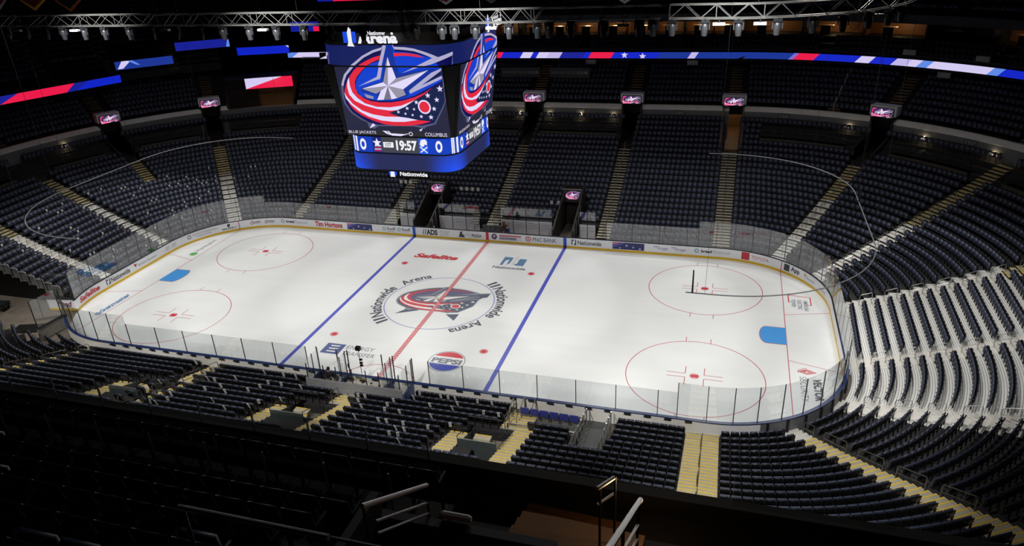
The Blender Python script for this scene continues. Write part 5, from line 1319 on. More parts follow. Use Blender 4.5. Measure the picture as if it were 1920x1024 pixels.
# tunnels beside the benches
for k,(x0,x1,nm) in enumerate(((-7.9,-6.1,'home'),(6.5,8.4,'visitor'))):
    g=G()
    for x in (x0,x1): g.hexa([(x-.07,13.3,0),(x+.07,13.3,0),(x+.07,19.2,0),(x-.07,19.2,0),(x-.07,13.3,1.6),(x+.07,13.3,1.6),(x+.07,19.2,4.1),(x-.07,19.2,4.1)])
    g.box(((x0+x1)/2,19.3,2.0),(x1-x0+.2,.1,4.2)); g.box(((x0+x1)/2,18.6,2.85),(x1-x0,1.4,.1))
    ST(g.build('wall_bench_tunnel',M_tun))['label']='dark walls of the %s tunnel'%nm
    e=empty('tunnel_screen',((x0+x1)/2,18.1,3.45),0,'small screen with pink emblem over the %s tunnel'%nm,'screen','screens over the bench tunnels')
    g=G(); g.box((0,.08,0),(x1-x0+.1,.1,1.15)); g.build('screen_case',EB,e)
    mini_logo(e,lambda a,b_,o:(a*1.5,0.02-o,b_*.95),1)
    g=G(); g.tube([(x0-(x0+x1)/2,0,.65),(x1-(x0+x1)/2,0,.65)],.03,5); g.build('rail',M_steel,e)
    for j,y in enumerate((13.6,14.6,15.6,16.6)):
        for q,x in enumerate((x0-.12,x1+.12)):
            h=1.2+(y-13.3)*.42; g=G(); g.tube([(x,y,h-.9),(x,y,h+.45)],.03,5); T(g.build('tunnel_post',M_steel),'steel post %s on the %s side of the %s tunnel'%(['nearest the ice','second from the ice','third from the ice','farthest from the ice'][j],['left','right'][q],nm),'post','posts beside the bench tunnels')
# white stools among the far seats
for k,(x,y,z) in enumerate([(-12.0+.55*j,20.2,3.3) for j in range(3)]+[(-4.7+.62*j,19.3,3.2) for j in range(4)]+[(5.3,18.3,2.6),(6.0,18.3,2.6)]):
    g=G(); g.box((x,y-.25,z),(.3,.1,.36)); T(g.build('seat_tag',M_card),'white square cover on a far seat, %s from the left'%ordw(k+1),'seat cover','white covers on far seats')

# ================================================================ PEOPLE
def person(loc,rz,joints,clothes,nm,hair):
    """joints: dict name->(x,y,z); one continuous skinned body"""
    e=empty('person',loc,rz,nm,'person')
    def skin(name,verts,edges,rad,m,par,sub=1):
        me=bpy.data.meshes.new(name); me.from_pydata(verts,edges,[]); me.materials.append(m); o=bpy.data.objects.new(name,me); COL.objects.link(o); o.parent=par
        md=o.modifiers.new('skin','SKIN'); 
        if not me.skin_vertices: 
            bpy.context.view_layer.objects.active=o
        lay=me.skin_vertices[0] if len(me.skin_vertices) else None
        if lay:
            for i,r in enumerate(rad): lay.data[i].radius=(r,r); 
            lay.data[0].use_root=True
        md.use_smooth_shade=True; s2=o.modifiers.new('sub','SUBSURF'); s2.levels=sub; s2.render_levels=sub
        return o
    J=joints; names=list(J); 
    idx={n:i for i,n in enumerate(names)}; V_=[J[n][:3] for n in names]; Rr=[J[n][3] for n in names]
    E_=[(idx[a],idx[b]) for a,b in (('hip','belly'),('belly','chest'),('chest','neck'),('neck','head'),('head','crown'),('head','nose'),('chest','shL'),('shL','elL'),('elL','wrL'),('wrL','paL'),('chest','shR'),('shR','elR'),('elR','wrR'),('wrR','paR'),('hip','hiL'),('hiL','knL'),('knL','anL'),('anL','toL'),('hip','hiR'),('hiR','knR'),('knR','anR'),('anR','toR'))]
    for sd_ in 'LR':
        w_=Vector(J['wr'+sd_][:3]); p=Vector(J['pa'+sd_][:3]); d=(p-w_).normalized(); a=d.orthogonal().normalized()
        for f_ in range(5):
            off=a*((f_-1.5)*.022) if f_<4 else a*(-.05); L=(.075,.085,.08,.06,.05)[f_]; base=p+off*.8 if f_<4 else (w_+p)/2+a*(-.03)
            tip=base+d*L+Vector((0,0,-.015)); i0=len(V_); V_.append(tuple(base)); Rr.append(.011); V_.append(tuple(tip)); Rr.append(.008)
            E_.append((idx['pa'+sd_],i0)); E_.append((i0,i0+1))
    skin('body',V_,E_,Rr,mat('skin_tone',(206,160,132),.6),e)
    def sub(name,lst,extra,m):
        ids=[]; vv=[]; rr=[]
        for n in lst: vv.append(J[n][:3]); rr.append(J[n][3]+extra)
        ii={n:i for i,n in enumerate(lst)}; ed=[(ii[names[a]],ii[names[b]]) for a,b in E_ if a<len(names) and b<len(names) and names[a] in ii and names[b] in ii]
        skin(name,vv,ed,rr,m,e)
    sub('jacket',['chest','belly','hip','neck','shL','elL','wrL','shR','elR','wrR'],.022,clothes[0]); sub('trousers',['hip','hiL','knL','anL','hiR','knR','anR'],.018,clothes[1])
    for sd_ in 'LR':
        t=J['to'+sd_]; g=G(); g.box((t[0],t[1]-.04,.04),(.1,.27,.08)); g.build('shoe',M_black,e)
    h=J['head']; g=G(); g.lathe([(.02,.15),(.07,.14),(.105,.09),(.118,.03),(.11,-.03),(.09,-.06)],(h[0],h[1]-.015,h[2]+.02),n=12); g.build('hair',hair,e,smooth=True)
    return e
def stand(lean=0.0,arms='down'):
    J={'hip':(0,0,.95,.14),'belly':(0,.02+lean*.3,1.1,.145),'chest':(0,.03+lean,1.36,.15),'neck':(0,.05+lean*1.3,1.52,.06),'head':(0,.07+lean*1.5,1.64,.095),'crown':(0,.06+lean*1.5,1.72,.07),'nose':(0,.17+lean*1.5,1.62,.018),
       'hiL':(-.1,0,.88,.095),'knL':(-.11,.02,.48,.065),'anL':(-.11,-.02,.09,.045),'toL':(-.12,.12,.04,.04),'hiR':(.1,0,.88,.095),'knR':(.11,.03,.48,.065),'anR':(.12,0,.09,.045),'toR':(.13,.14,.04,.04)}
    if arms=='fwd':
        for sx,n in ((-1,'L'),(1,'R')): J.update({'sh'+n:(.2*sx,.03+lean,1.40,.065),'el'+n:(.26*sx,.16+lean,1.16,.045),'wr'+n:(.16*sx,.38+lean,1.10,.032),'pa'+n:(.15*sx,.46+lean,1.10,.03)})
    else:
        for sx,n in ((-1,'L'),(1,'R')): J.update({'sh'+n:(.2*sx,.03+lean,1.40,.065),'el'+n:(.27*sx,.0+lean,1.12,.045),'wr'+n:(.27*sx,.1+lean,.88,.032),'pa'+n:(.27*sx,.12+lean,.80,.03)})
    return J
person((-2.5,-13.75,0.0),0,stand(.06,'fwd'),(mat('jacket_black',(24,24,26),.8),mat('trousers_black',(20,20,22),.8)),'person in dark clothing leaning on the penalty box boards',mat('hair_dark',(28,22,20),.6))
person((2.0,13.58,-.05),PI*.8,stand(.05,'fwd'),(mat('jacket_blue',(34,52,120),.7),mat('trousers_grey',(120,112,100),.8)),'person in blue jacket standing at the visiting bench',mat('hair_brown',(96,60,40),.6))
# equipment rack of brown gear beside them
g=G(); g.box((1.25,14.6,.55),(.5,.4,1.1)); g.box((1.3,14.55,1.2),(.4,.3,.3)); g.lathe([(.15,1.3),(.18,1.45),(.1,1.6)],(1.2,14.6,0),n=8); T(g.build('gear_bag',mat('gear_brown',(112,84,66),.8,var=.4,scale=4)),'brown and cream equipment pile at left end of the visiting bench','equipment')

# ================================================================ SCORER AREA (near side)
PB=mat('box_blue',(62,84,138),.4); M_grpanel=mat('panel_grey',(148,148,150),.6,var=.1); M_top=mat('table_white',(222,214,202),.5)
e=empty('scorer_table',(.2,-13.75,0.0),0,'long white-topped scorer table behind the near boards','table')
g=G(); g.box((0,0,.92),(2.7,.8,.05)); g.build('tabletop',M_top,e); g=G(); g.box((0,.3,.45),(2.7,.06,.9)); g.build('front_panel',PB,e)
for x in (-1.25,1.25): g=G(); g.box((x,-.2,.45),(.08,.5,.9)); g.build('leg',M_darksteel,e)
g=G(); g.box((-.1,-14.72,.93),(6.9,.08,1.25),0,0)
for r in range(2):
    for k in range(9): add_text(g,'OhioHealth',-3.35+k*.75+.2*r,-2.85+k*.75+.2*r,1.12+.22*r,1.23+.22*r,lambda x,z:(x,-14.765,z),1,.02)
scs=empty('penalty_box_screen',(0,0,0),0,'long grey lettered panel with glass above it behind the penalty boxes','panel'); g.build('back_panel',[M_grpanel,GY],scs)
for k,x in enumerate((-3.4,-2.15,-1.25,-.1,.9,1.8,3.2)):
    g=G(); g.box((x,-14.68,2.0),(.05,.05,1.3)); g.build('post',M_stan,scs)
for k,(a,b_) in enumerate(((-3.4,-2.15),(-2.15,-1.25),(-1.25,-.1),(-.1,.9),(.9,1.8),(1.8,3.2))):
    g=G(); g.box(((a+b_)/2,-14.68,1.95),(b_-a-.06,.015,.8)); g.build('glass_pane',M_glass,scs)
# box ends and tall posts toward the ice
for k,(x,nm) in enumerate(((-3.4,'left wall of the left penalty box'),(-1.35,'wall between left penalty box and scorer'),(1.95,'wall between scorer and right penalty box'),(3.4,'right wall of the right penalty box'))):
    g=G(); g.box((x,-13.88,.55),(.07,1.5,1.1)); g.box((x,-13.88,1.12),(.12,1.5,.06),0,0); bw=empty('penalty_box_partition',(0,0,0),0,'blue '+nm,'partition','penalty box partitions'); g.build('panel',PB,bw)
    g=G(); g.box((x,-13.88,2.0),(.015,1.45,1.7)); g.build('glass_pane',M_glass,bw)
    for j,y in enumerate((-13.18,-13.9)):
        g=G(); g.box((x,y,1.95),(.05,.05,1.9)); g.build('post',M_stan,bw)
for k,x in enumerate((-3.5,-2.0,-1.2,1.3,2.1,3.45)):
    g=G(); g.box((x,-13.08,2.0),(.06,.06,1.9)); g.build('stanchion',M_stan,boards)
def chair(x,y,rz,nm):
    e=empty('office_chair',(x,y,.0),rz,nm,'chair','black chairs at the scorer table')
    g=G(); g.box((0,0,.5),(.46,.44,.08)); g.build('seat',M_black,e); g=G(); g.box((0,-.22,.82),(.42,.06,.5)); g.build('backrest',M_black,e)
    g=G(); g.tube([(0,0,.46),(0,0,.1)],.03,6)
    for k in range(5): a=2*PI*k/5; g.tube([(0,0,.1),(.26*math.cos(a),.26*math.sin(a),.05)],.02,4)
    g.build('base',M_darksteel,e)
for k,(x,y) in enumerate(((-.7,-14.4),(.3,-14.38),(1.3,-14.4))): chair(x,y,.1*k,'black office chair at the scorer table, %s from the left'%ordw(k+1))
for k,x in enumerate((-.85,.0)):
    e=empty('monitor',(x,-13.65,.945),0,'small black monitor on the scorer table, %s'%('left' if k==0 else 'right'),'monitor','monitors on the scorer table'); g=G(); g.box((0,0,.22),(.42,.04,.26)); g.build('screen',M_black,e); g=G(); g.box((0,.02,.04),(.08,.08,.1)); g.box((0,0,.01),(.2,.16,.02)); g.build('stand',M_black,e)
for k,(x,y) in enumerate(((-.4,-13.9),(.45,-14.0),(.75,-13.9),(1.25,-13.75),(.6,-13.6))):
    g=G(); g.box((x,y,.955),(.16,.1,.03),.3*k); T(g.build('phone_pad',M_black),'small black device lying on the scorer table, %s from the left'%ordw(k+1) ,'device','devices on the scorer table')
e=empty('robotic_camera',(-.25,-13.2,1.05),0,'black robotic camera on a tall pole by the scorer table','camera')
g=G(); g.tube([(0,0,0),(0,0,2.1)],.022,6); g.build('pole',M_black,e); g=G(); g.box((0,0,2.25),(.32,.24,.26)); g.lathe([(.07,.12),(.08,.26)],(0,0,2.22),axis='Y',n=8); g.build('camera_head',M_black,e)
for z in (.95,1.15,1.4): g=G(); g.box((.08,0,z),(.2,.1,.12)); g.build('clamp_box',M_black,e)
g=G(); g.tube([(0,0,.95),(-.25,0,.7)],.015,4); g.build('brace',M_black,e)
for k,x in enumerate((-1.1,3.1)):
    e=empty('microphone',(x,-13.3,1.05),0,'fuzzy microphone on a thin stand %s the scorer table'%('left of' if k==0 else 'right of'),'microphone','boom microphones'); g=G(); g.tube([(0,0,0),(0,0,.75)],.012,4); g.build('stand',M_black,e); g=G(); g.lathe([(.03,.7),(.06,.76),(.06,.98),(.03,1.03)],(0,0,0),n=8); g.build('windshield',M_darksteel,e)

# ================================================================ NEAR STAND: EXITS, RAMP, PLATFORM
M_exitp=mat('exit_panel',(70,78,80),.55,var=.1); M_landing=mat('landing',(116,110,96),.8,var=.3)
for k,(bx,nm) in enumerate(((11.3,'beside the ramp'),(-.45,'behind the scorer'),(-12.2,'at left'))):
    x0,x1=bx-2.2,bx; y0,y1=-17.6,-19.9; zt=fz(7)+.75
    e=empty('stair_exit',((x0+x1)/2,(y0+y1)/2,1.2),0,'grey-panelled stair exit in the near stand '+nm,'exit enclosure','exit enclosures of the near stand')
    hx=(x1-x0)/2; hy=1.15; 
    g=G(); g.box((0,-hy,.9),(2*hx,.08,1.35)); g.build('back_panel',M_exitp,e)
    g=G(); g.tube([(-hx,-hy,1.6),(hx,-hy,1.6)],.03,6); g.build('rail',M_steel,e)
    for sx in (-1,1):
        g=G(); g.hexa([(sx*hx-.04,-hy,0),(sx*hx+.04,-hy,0),(sx*hx+.04,hy,-.3),(sx*hx-.04,hy,-.3),(sx*hx-.04,-hy,1.2),(sx*hx+.04,-hy,1.2),(sx*hx+.04,hy,.35),(sx*hx-.04,hy,.35)]); g.build('side_panel',M_glass if sx>0 else M_exitp,e)
        g=G(); g.tube([(sx*hx,-hy,1.75),(sx*hx,hy-.2,.9+.1)],.025,5); g.tube([(sx*hx,-hy,1.1),(sx*hx,-hy,1.75)],.02,4); g.tube([(sx*hx,hy-.2,.1),(sx*hx,hy-.2,1.0)],.02,4); g.build('handrail',M_darksteel,e)
    g=G(); g.box((0,0,-.15),(2*hx,2*hy,.1)); g.build('landing',M_landing,e)
    g=G()
    for j in range(4): g.box((-.35,.75-.42*j,-.05-.0*j-.18*j+.3),(1.0,.4,.14))
    g.build('step',M_step,e)
    g=G()
    for j in range(4): g.box((-.35,.93-.42*j,-.02-.18*j+.35),(1.0,.06,.03))
    g.build('step_nosing',M_yel,e)
    e2=empty('guard_rail',((x0+x1)/2-.3,y0+.05,fz(5)),0,'thin guard rail in front of the stair exit '+nm,'railing','guard rails of the near exits'); g=G(); g.tube([(-1,0,0),(-1,0,1.0),(1,0,1.0),(1,0,0)],.022,5); g.build('rail',M_darksteel,e2)
# ramp
e=empty('access_ramp',(15.75,-13.3,0),0,'dark grey access ramp with steel side rails leading to the boards','ramp')
g=G(); g.hexa([(-.75,0,.0),(.75,0,.0),(.75,-5.3,.9),(-.75,-5.3,.9),(-.75,0,.12),(.75,0,.12),(.75,-5.3,1.05),(-.75,-5.3,1.05)][0:4]+[(-.75,0,.12),(.75,0,.12),(.75,-5.3,1.05),(-.75,-5.3,1.05)]); g.build('deck',mat('ramp_deck',(74,78,78),.6,var=.15),e)
for sx in (-1,1):
    g=G(); g.tube([(sx*.75,-.2,1.1),(sx*.75,-5.3,2.35)],.035,6); g.tube([(sx*.75,-.2,.6),(sx*.75,-5.3,1.8)],.02,5); g.build('handrail',M_steel,e)
    for j in range(7): y=-.2-.85*j; g=G(); g.box((sx*.75,y,.55+.24*j*.85+.05),(.07,.12,1.15)); g.build('post',M_steel,e)
g=G(); g.box((0,-5.4,1.55),(1.6,.1,1.1)); g.build('end_panel',M_exitp,e); g=G(); g.tube([(-.85,-5.4,2.35),(.85,-5.4,2.35)],.04,6); g.build('end_rail',M_steel,e)
# accessible platform
g=G(); g.box((12.65,-14.9,.14),(4.3,3.1,.4)); ST(g.build('floor_accessible_platform',mat('platform_grey',(92,92,88),.8,var=.3)))
e=empty('platform_railing',(12.8,-16.2,.34),0,'white steel railing behind the blue seats','railing')
g=G(); 
for z in (1.0,): g.box((0,0,z),(4.1,.07,.09)); 
g.build('top_rail',M_steel,e)
for x in (-2.0,-.68,.66,2.0):
    g=G(); g.box((x,0,.5),(.06,.06,1.0)); g.build('post',M_darksteel,e)
M_bseat=mat('blue_seat',(58,66,150),.45,var=.1); bpr=None
for k in range(6):
    x=11.35+.62*k; y=-14.25-.02*k; lb='royal blue folding seat on the platform, %s from the left'%ordw(k+1)
    if bpr is None:
        bpr=empty('blue_chair',(x,y,.34),0,lb,'chair','blue chairs on the accessible platform')
        g=G(); g.box((0,.1,.45),(.5,.42,.07)); g.build('seat',M_bseat,bpr); g=G(); g.box((0,-.14,.72),(.5,.07,.42)); g.build('backrest',M_bseat,bpr)
        g=G(); 
        for sx in (-.25,.25): g.box((sx,.05,.62),(.04,.4,.04)); g.box((sx,.05,.3),(.03,.05,.6))
        g.build('armrest',M_black,bpr)
    else: dup(bpr,(x,y,.34),0,lb)
# short stair rails at the foot of the stairs by the platform
for k,(x,y) in enumerate(((10.35,-13.9),(10.45,-14.9),(11.0,-13.7),(11.05,-14.8),(11.7,-13.6))):
    e=empty('stair_railing',(x,y,.25),0,'white stair railing at foot of the stairs beside the platform, %s'%['at left','left rear','in the middle','middle rear','at right'][k],'railing','stair railings beside the platform'); g=G(); g.tube([(0,-.5,.75),(0,.5,.9)],.035,6); g.build('rail',M_steel,e)
    for yy in (-.5,.5): g=G(); g.box((0,yy,.42),(.04,.04,.9)); g.build('post',M_steel,e)

# ================================================================ AISLE HANDRAILS
def handrail(s,i0,i1,label,grp,off=0.0,h=.88,m=None,df=sd,zf=fz):
    x,y,nx,ny=P(s,0); tx,ty=ny,-nx; d0=df(i0,s)-.2; d1=df(i1,s)-.2; z0=zf(i0); z1=zf(i1); r=.026
    bx,by,_,_=P(s,d0); bx+=tx*off; by+=ty*off; L=d1-d0; ang=math.atan2(ny,nx)
    e=empty('handrail',(bx,by,z0),ang,label,'handrail',grp)
    g=G(); g.tube([(0,0,h-.12),(.05,0,h),(L-.05,0,h+z1-z0),(L,0,h-.12+z1-z0)],r,6); g.build('top_rail',m or M_steel,e)
    g=G(); g.tube([(0,0,h*.5),(L,0,h*.5+z1-z0)],r*.8,5); g.build('mid_rail',m or M_steel,e)
    for xx,zz in ((0,0),(L,z1-z0)):
        g=G(); g.tube([(xx,0,zz),(xx,0,zz+h-.1)],r,6); g.build('post',m or M_steel,e)
AN={11.1:'third far stairs',22.0:'fourth far stairs',26.41:'far right corner stairs',30.14:'second right corner stairs',34.84:'upper right end stairs',43.37:'middle right end stairs',48.06:'lower right end stairs',52.68:'near right corner stairs',57.65:'straight near stairs',68.34:'near stairs by the ramp',79.84:'near stairs behind the scorer',91.3:'left near stairs',102.5:'far-left near stairs',116.8:'lower left end stairs',124.6:'upper left end stairs',131.3:'far left corner stairs',137.1:'first far stairs',147.8:'second far stairs',158.8:'centre far stairs'}
for s in (11.1,22.0,158.8,147.8,137.1,131.3):
    for n_,i in enumerate((0,3,6,9,12,15)): handrail(s,i,i+2,'steel handrail on the %s, %s up from ice'%(AN[s],ordw(n_+1)),'handrails on the far stairs',h=.8)
for s in (26.41,30.14,34.84,43.37,48.06,116.8,124.6):
    for n_,i in enumerate(range(1,16,2)): handrail(s,i,i+1,'steel handrail loop on the %s, %s up from ice'%(AN[s],ordw(n_+1)),'handrail loops on end stairs')
for s,off in ((52.68,-.6),(91.3,-.5),(102.5,-.5)):
    for n_,i in enumerate((0,2,5,8,11)): handrail(s,i,i+(1 if i<2 else 2),'dark steel handrail on the %s, %s up from ice'%(AN[s],ordw(n_+1)),'handrails on near stairs',off,m=mat('rail_grey',(120,120,118),.4,.6))
for s,off in ((68.34,.55),(79.84,.5)):
    for n_,i in enumerate((0,2)): handrail(s,i,i+1,'dark steel handrail on the %s, %s up from ice'%(AN[s],ordw(n_+1)),'handrails on near stairs',off,m=mat('rail_grey',(120,120,118),.4,.6))
for n_,i in enumerate((0,3,6,9)): handrail(57.65,i,i+2,'thin centre handrail on the straight near stairs, %s up from ice'%ordw(n_+1),'handrails on near stairs',0,m=mat('rail_grey',(120,120,118),.4,.6),h=.5)
for n_,k in enumerate((0,2,4,6)): handrail(24.9,k,k+1,'white handrail in the upper tier right of plate 106, %s'%ordw(n_+1),'upper tier handrails',0,m=M_cap,df=lambda i,s:ud(i,s),zf=uz)

# white cards on seats
ca=[q for q in seats if q[4]['t']=='low' and q[4]['row']<10 and q[1]<-13 and -13<q[0]<10.5]
cb=[q for q in seats if q[4]['t']=='low' and q[0]<-30 and q[4]['row']<13 and q[1]>-5]
R.shuffle(ca); R.shuffle(cb); cand=ca[:62]+cb[:60]; nn=0
proto_c=None; seen_l=set()
for q in cand:
    x,y,z,yaw,mt=q
    lf=x<-30
    if nn>=120: break
    if lf:
        lb='white card on a left end seat, row %s, seat %s from stairs'%(ordw(mt['row']+1),ordw(min(mt['k'],29)+1))
    else:
        a=min(LM,key=lambda s:abs(s-mt['a'])); lb='white card on seat, row %s, %s left of %s'%(ordw(mt['row']+1),ordw(min(mt['k'],38)+1),LM[a])
    if lb in seen_l or len(lb.split())>16: continue
    seen_l.add(lb); nn+=1
    c,s_=math.cos(yaw),math.sin(yaw); dx=.1; lx,ly=x+c*dx+s_*.16,y+s_*dx-c*.16
    if proto_c is None:
        g=G(); g.hexa([(-.08,-.02,.0),(.08,-.02,.0),(.08,.02,.0),(-.08,.02,.0),(-.085,-.12,.36),(.085,-.12,.36),(.085,-.09,.37),(-.085,-.09,.37)]); proto_c=T(g.build('paper_card',M_card),lb,'card','white cards tucked on seats'); proto_c.location=(lx,ly,z+.66); proto_c.rotation_euler=(0,0,yaw+R.uniform(-.5,.5))
    else:
        o=proto_c.copy(); COL.objects.link(o); o['label']=lb; o.location=(lx,ly,z+.66); o.rotation_euler=(0,0,yaw+R.uniform(-.6,.6))

# ================================================================ LEFT VEHICLE GATE
def leaf(p0,p1,nm,inner,lab=None,pm=None):
    a=Vector(p0); b_=Vector(p1); t=(b_-a); L=t.length; t.normalize(); rz=math.atan2(t.y,t.x)
    e=empty('gate_leaf',(a.x,a.y,0),rz,nm,'gate')
    g=G(); g.box((L/2,0,.55),(L,.1,1.02)); g.build('panel',pm or M_board,e)
    g=G(); g.box((L/2,0,1.09),(L,.2,.06)); g.build('cap_rail',M_capdark if inner<0 else M_caprail,e)
    g=G(); g.box((L/2,inner*.06,.12),(L,.03,.2)); g.build('kick_plate',M_kick,e)
    for x in (.1,L-.1): g=G(); g.box((x,0,2.3),(.06,.06,2.4)); g.build('stanchion',M_stan,e)
    g=G(); g.box((L/2,0,2.3),(L-.25,.015,2.3)); g.build('glass_panel',M_glass,e)
    if lab:
        g=G(); add_text(g,lab,L-1.7,L-.3,.4,.9,lambda x,z:(x,inner*.062,z),0,.02,.3); g.build('board_advert',mat('script_plum',(120,40,90),.4),e)
    return e
leaf((-32.4,-8.15),(-29.9,-7.75),'open white gate leaf with script lettering at left rink corner',-1,'Feed')
leaf((-28.45,-10.3),(-28.6,-12.7),'open blue-topped gate leaf swung outward at near left corner',-1,pm=mat('gate_back_grey',(150,148,142),.5,.2,var=.35,scale=3))
g=G()
for i in range(0,20): g.box((-HX-1.2-.84*i,-6.62,(fz(i)-.1)/2),(.84,.1,fz(i)+.05))
ST(g.build('wall_gate_curtain',M_black))
g=G(); g.box((-39,-13.4,.35),(12,.12,.8)); ST(g.build('wall_gate_side',M_walldark))
bp=None
for i in range(1,9):
    s=SB[6]-(-B+6.6)*-1 if 0 else None
    d=1.45+.84*i; x=-HX-d; z=fz(i)+.02; lb='silver crowd barrier at end of the left stand, %s from the ice'%ordw(i)
    if bp is None:
        bp=empty('crowd_barrier',(x,-6.72,z),0,lb,'barrier','crowd barriers above the gate lane'); g=G(); g.tube([(-.42,0,.05),(-.42,0,.95),(-.36,0,1.02),(.36,0,1.02),(.42,0,.95),(.42,0,.05)],.034,5); g.build('frame',mat('barrier_grey',(196,196,192),.5,.2),bp)
        g=G()
        for j in range(7): g.tube([(-.3+.1*j,0,.15),(-.3+.1*j,0,1.0)],.016,4)
        g.tube([(-.42,0,.15),(.42,0,.15)],.015,4); g.build('bars',mat('barrier_grey',(196,196,192),.5,.2),bp)
    else: dup(bp,(x,-6.72,z),0,lb)
for k,(x,y) in enumerate(((-33.6,-13.0),(-35.2,-13.0))): dup(bp,(x,y,.2),.2,'silver crowd barrier beside the near risers of the gate, %s'%('right' if k==0 else 'left'),'crowd barriers by near risers')
g=G()
for i in range(5): g.box((-33.5-.84*i,-15.2,.15+.13*i),(.84,3.0,.5+.26*i))
ST(g.build('floor_near_left_risers',M_rib if 0 else mat('riser_white',(214,214,210),.6,var=.1)))
e=empty('equipment_cart',(-37.0,-9.0,0),.2,'dark metal equipment cart in the gate lane','cart')
g=G(); g.box((0,0,.5),(1.5,.8,.35)); g.build('body',M_darksteel,e); g=G(); g.tube([(-.7,-.4,.7),(-.7,-.4,.95),(-.7,.4,.95),(-.7,.4,.7)],.02,4); g.build('handle',M_steel,e)
for sx in (-.5,.5):
    for sy in (-.35,.35): g=G(); g.lathe([(.14,-.04),(.14,.04)],(sx,sy,.15),axis='Y',n=10); g.build('wheel',M_black,e)
g=G(); g.box((-31.6,-11.2,-.02),(2.2,1.4,.06),.3); T(g.build('rubber_mat',M_black),'black rubber mat on the floor of the gate lane','mat')

# ================================================================ NEAR UPPER DECK IN FRONT OF THE CAMERA
M_dk=mat('deck_dark',(22,22,24),.8,var=.2); M_dkc=mat('deck_tan',(126,92,58),.8,var=.3,scale=2)
g=G(); g.box((16,-40.75,18.6),(60,.2,2.5)); o=ST(g.build('wall_deck_front',M_dk)); o['label']='black front wall of the upper deck'
g=G(); g.box((2,-41.6,19.3),(32.6,1.5,.4)); g.box((31,-41.6,19.3),(20,1.5,.4)); g.box((2,-42.7,19.45),(32.2,.85,.42)); g.box((31,-42.7,19.45),(17.2,.85,.42))
for j in range(6): g.box((2,-43.55-.84*j,19.9+.57*j),(32.2,.86,.7)); g.box((31,-43.55-.84*j,19.9+.57*j),(18.6,.86,.7))
g.box((19.9,-41.8,19.25),(4.0,1.9,.3))
ST(g.build('floor_deck',M_dk))
g=G()
for j in range(4): g.box((20.35,-41.15-.3*j,19.40+.13*j),(1.9,.24,.05),-.05); g.box((20.35,-41.15-.3*j,19.30+.13*j),(1.85,.3,.1),-.05)
for j in range(7): g.box((19.9,-43.9-.42*j,19.9+.285*j),(2.6,.42,.3))
ST(g.build('floor_deck_stairs',M_dkc))
g=G()
for dx in (0,.09): g.box((19.55+dx,-41.95,19.5),(.04,.7,.03),.25)
T(g.build('yellow_floor_strip',M_yel),'pair of yellow strips on the dark deck landing','floor marking')
g=G(); g.box((19.1,-43.0,20.3),(2.5,.14,.9)); g.box((17.9,-43.6,20.5),(.12,1.2,1.2)); ST(g.build('wall_deck_stairwell',mat('deck_wall_top',(46,46,50),.7)))
GRL={}
def dpost(y,z0,z1,xs,nm,grp):
    GRL[nm]=empty('glass_railing',(0,0,0),0,{'front glass rail of the deck':'low clear glass railing on thin posts along the deck front wall','inner glass rail of the deck':'second clear glass railing behind the first row of dark deck seats'}[nm],'railing')
    for k,x in enumerate(xs):
        g=G(); g.box((x,y,(z0+z1)/2),(.022,.03,z1-z0)); g.build('post',M_steel,GRL[nm])
xs1=[9.81+1.12*k for k in range(-3,8)]; xs2=[11.2+1.07*k for k in range(-4,7)]
dpost(-40.8,19.86,20.29,xs1,'front glass rail of the deck','posts of the front glass rail'); dpost(-42.12,19.75,20.61,xs2,'inner glass rail of the deck','posts of the inner glass rail')
for k,(a,b_) in enumerate(zip(xs1[:-1],xs1[1:])): g=G(); g.box(((a+b_)/2,-40.8,20.08),(b_-a-.04,.012,.40)); g.build('glass_pane',M_glass,GRL['front glass rail of the deck'])
for k,(a,b_) in enumerate(zip(xs2[:-1],xs2[1:])): g=G(); g.box(((a+b_)/2,-42.12,20.25),(b_-a-.04,.012,.65)); g.build('glass_pane',M_glass,GRL['inner glass rail of the deck'])
g=G(); g.box((23.6,-40.8,20.16),(2.2,.012,.58)); T(g.build('glass_screen',M_glass),'clear glass screen on deck wall below the straight yellow stairs','glass')
M_bright=mat('rail_bright_steel',(226,226,224),.28,.7)
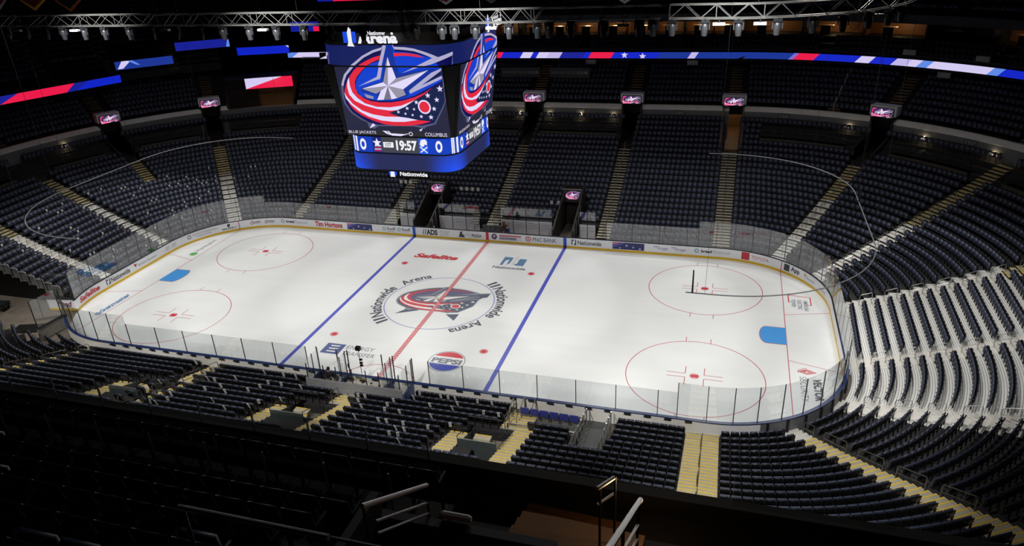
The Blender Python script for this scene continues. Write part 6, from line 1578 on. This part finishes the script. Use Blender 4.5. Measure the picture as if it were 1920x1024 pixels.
def drail(name,pts_list,r,label,posts=()):
    e=empty(name,pts_list[0][0],0,label,'handrail'); o=Vector(pts_list[0][0])
    for k,pl in enumerate(pts_list): g=G(); g.tube([tuple(Vector(p)-o) for p in pl],r if k==0 else r*.62,8); g.build('top_rail' if k==0 else 'mid_rail',M_bright if k==0 else M_steel,e)
    for a,b_ in posts: g=G(); g.tube([tuple(Vector(a)-o),tuple(Vector(b_)-o)],.018,6); g.build('post',M_darksteel,e)
drail('handrail',[[(18.6,-44.42,22.29),(18.6,-42.87,21.24)]]+[[(18.6,-44.2,22.29-.15-dz),(18.6,-42.9,21.24-dz)] for dz in (.27,.45)],.03,'steel stair handrail left of the deck stairwell',[((18.6,-44.4,20.6),(18.6,-44.4,22.25)),((18.6,-42.9,20.0),(18.6,-42.9,21.24))])
drail('handrail',[[(21.35,-45.5,23.35),(21.35,-42.75,21.48)]]+[[(21.35,-45.2,23.1-dz),(21.35,-42.95,21.55-dz)] for dz in (.28,.5)],.033,'bright steel stair handrail at bottom right of the stairwell',[((21.35,-42.95,19.9),(21.35,-42.95,21.6)),((21.35,-44.3,20.4),(21.35,-44.3,22.5))])
drail('handrail',[[(20.72,-42.15,21.0),(20.88,-41.75,20.88)],[(20.72,-42.15,20.72),(20.88,-41.75,20.6)]],.03,'short bright handrail end over the deck steps',[((20.75,-42.1,19.5),(20.75,-42.1,21.0)),((20.9,-41.75,19.5),(20.9,-41.75,20.9))])
drail('guard_bar',[[(17.45,-45.6,23.1),(19.0,-45.6,23.1)],[(19.02,-45.6,23.1),(20.6,-45.6,23.1)]],.028,'long pale guard bar running across the dark deck seats',[((17.5,-45.6,21.8),(17.5,-45.6,23.08)),((20.5,-45.6,21.8),(20.5,-45.6,23.08))])
for k,(x,y,z) in enumerate(((19.0,-42.9,20.82),(18.25,-44.2,20.75))): g=G(); g.lathe([(.03,-.22),(.05,-.2),(.05,.16),(.03,.2)],(x,y,z),axis='X',n=8); T(g.build('paper_roll',M_cap),'pale rolled tube lying on the stairwell wall, %s'%('upper' if k==0 else 'lower'),'tube','rolled tubes by the stairwell')
l=bpy.data.lights.new('step_fill','POINT'); l.energy=7; l.color=(1,.6,.3); l.shadow_soft_size=.1; o=bpy.data.objects.new('step_fill',l); COL.objects.link(o); o.location=(21.4,-41.6,20.5)  # unseen warm fill added to light the deck steps
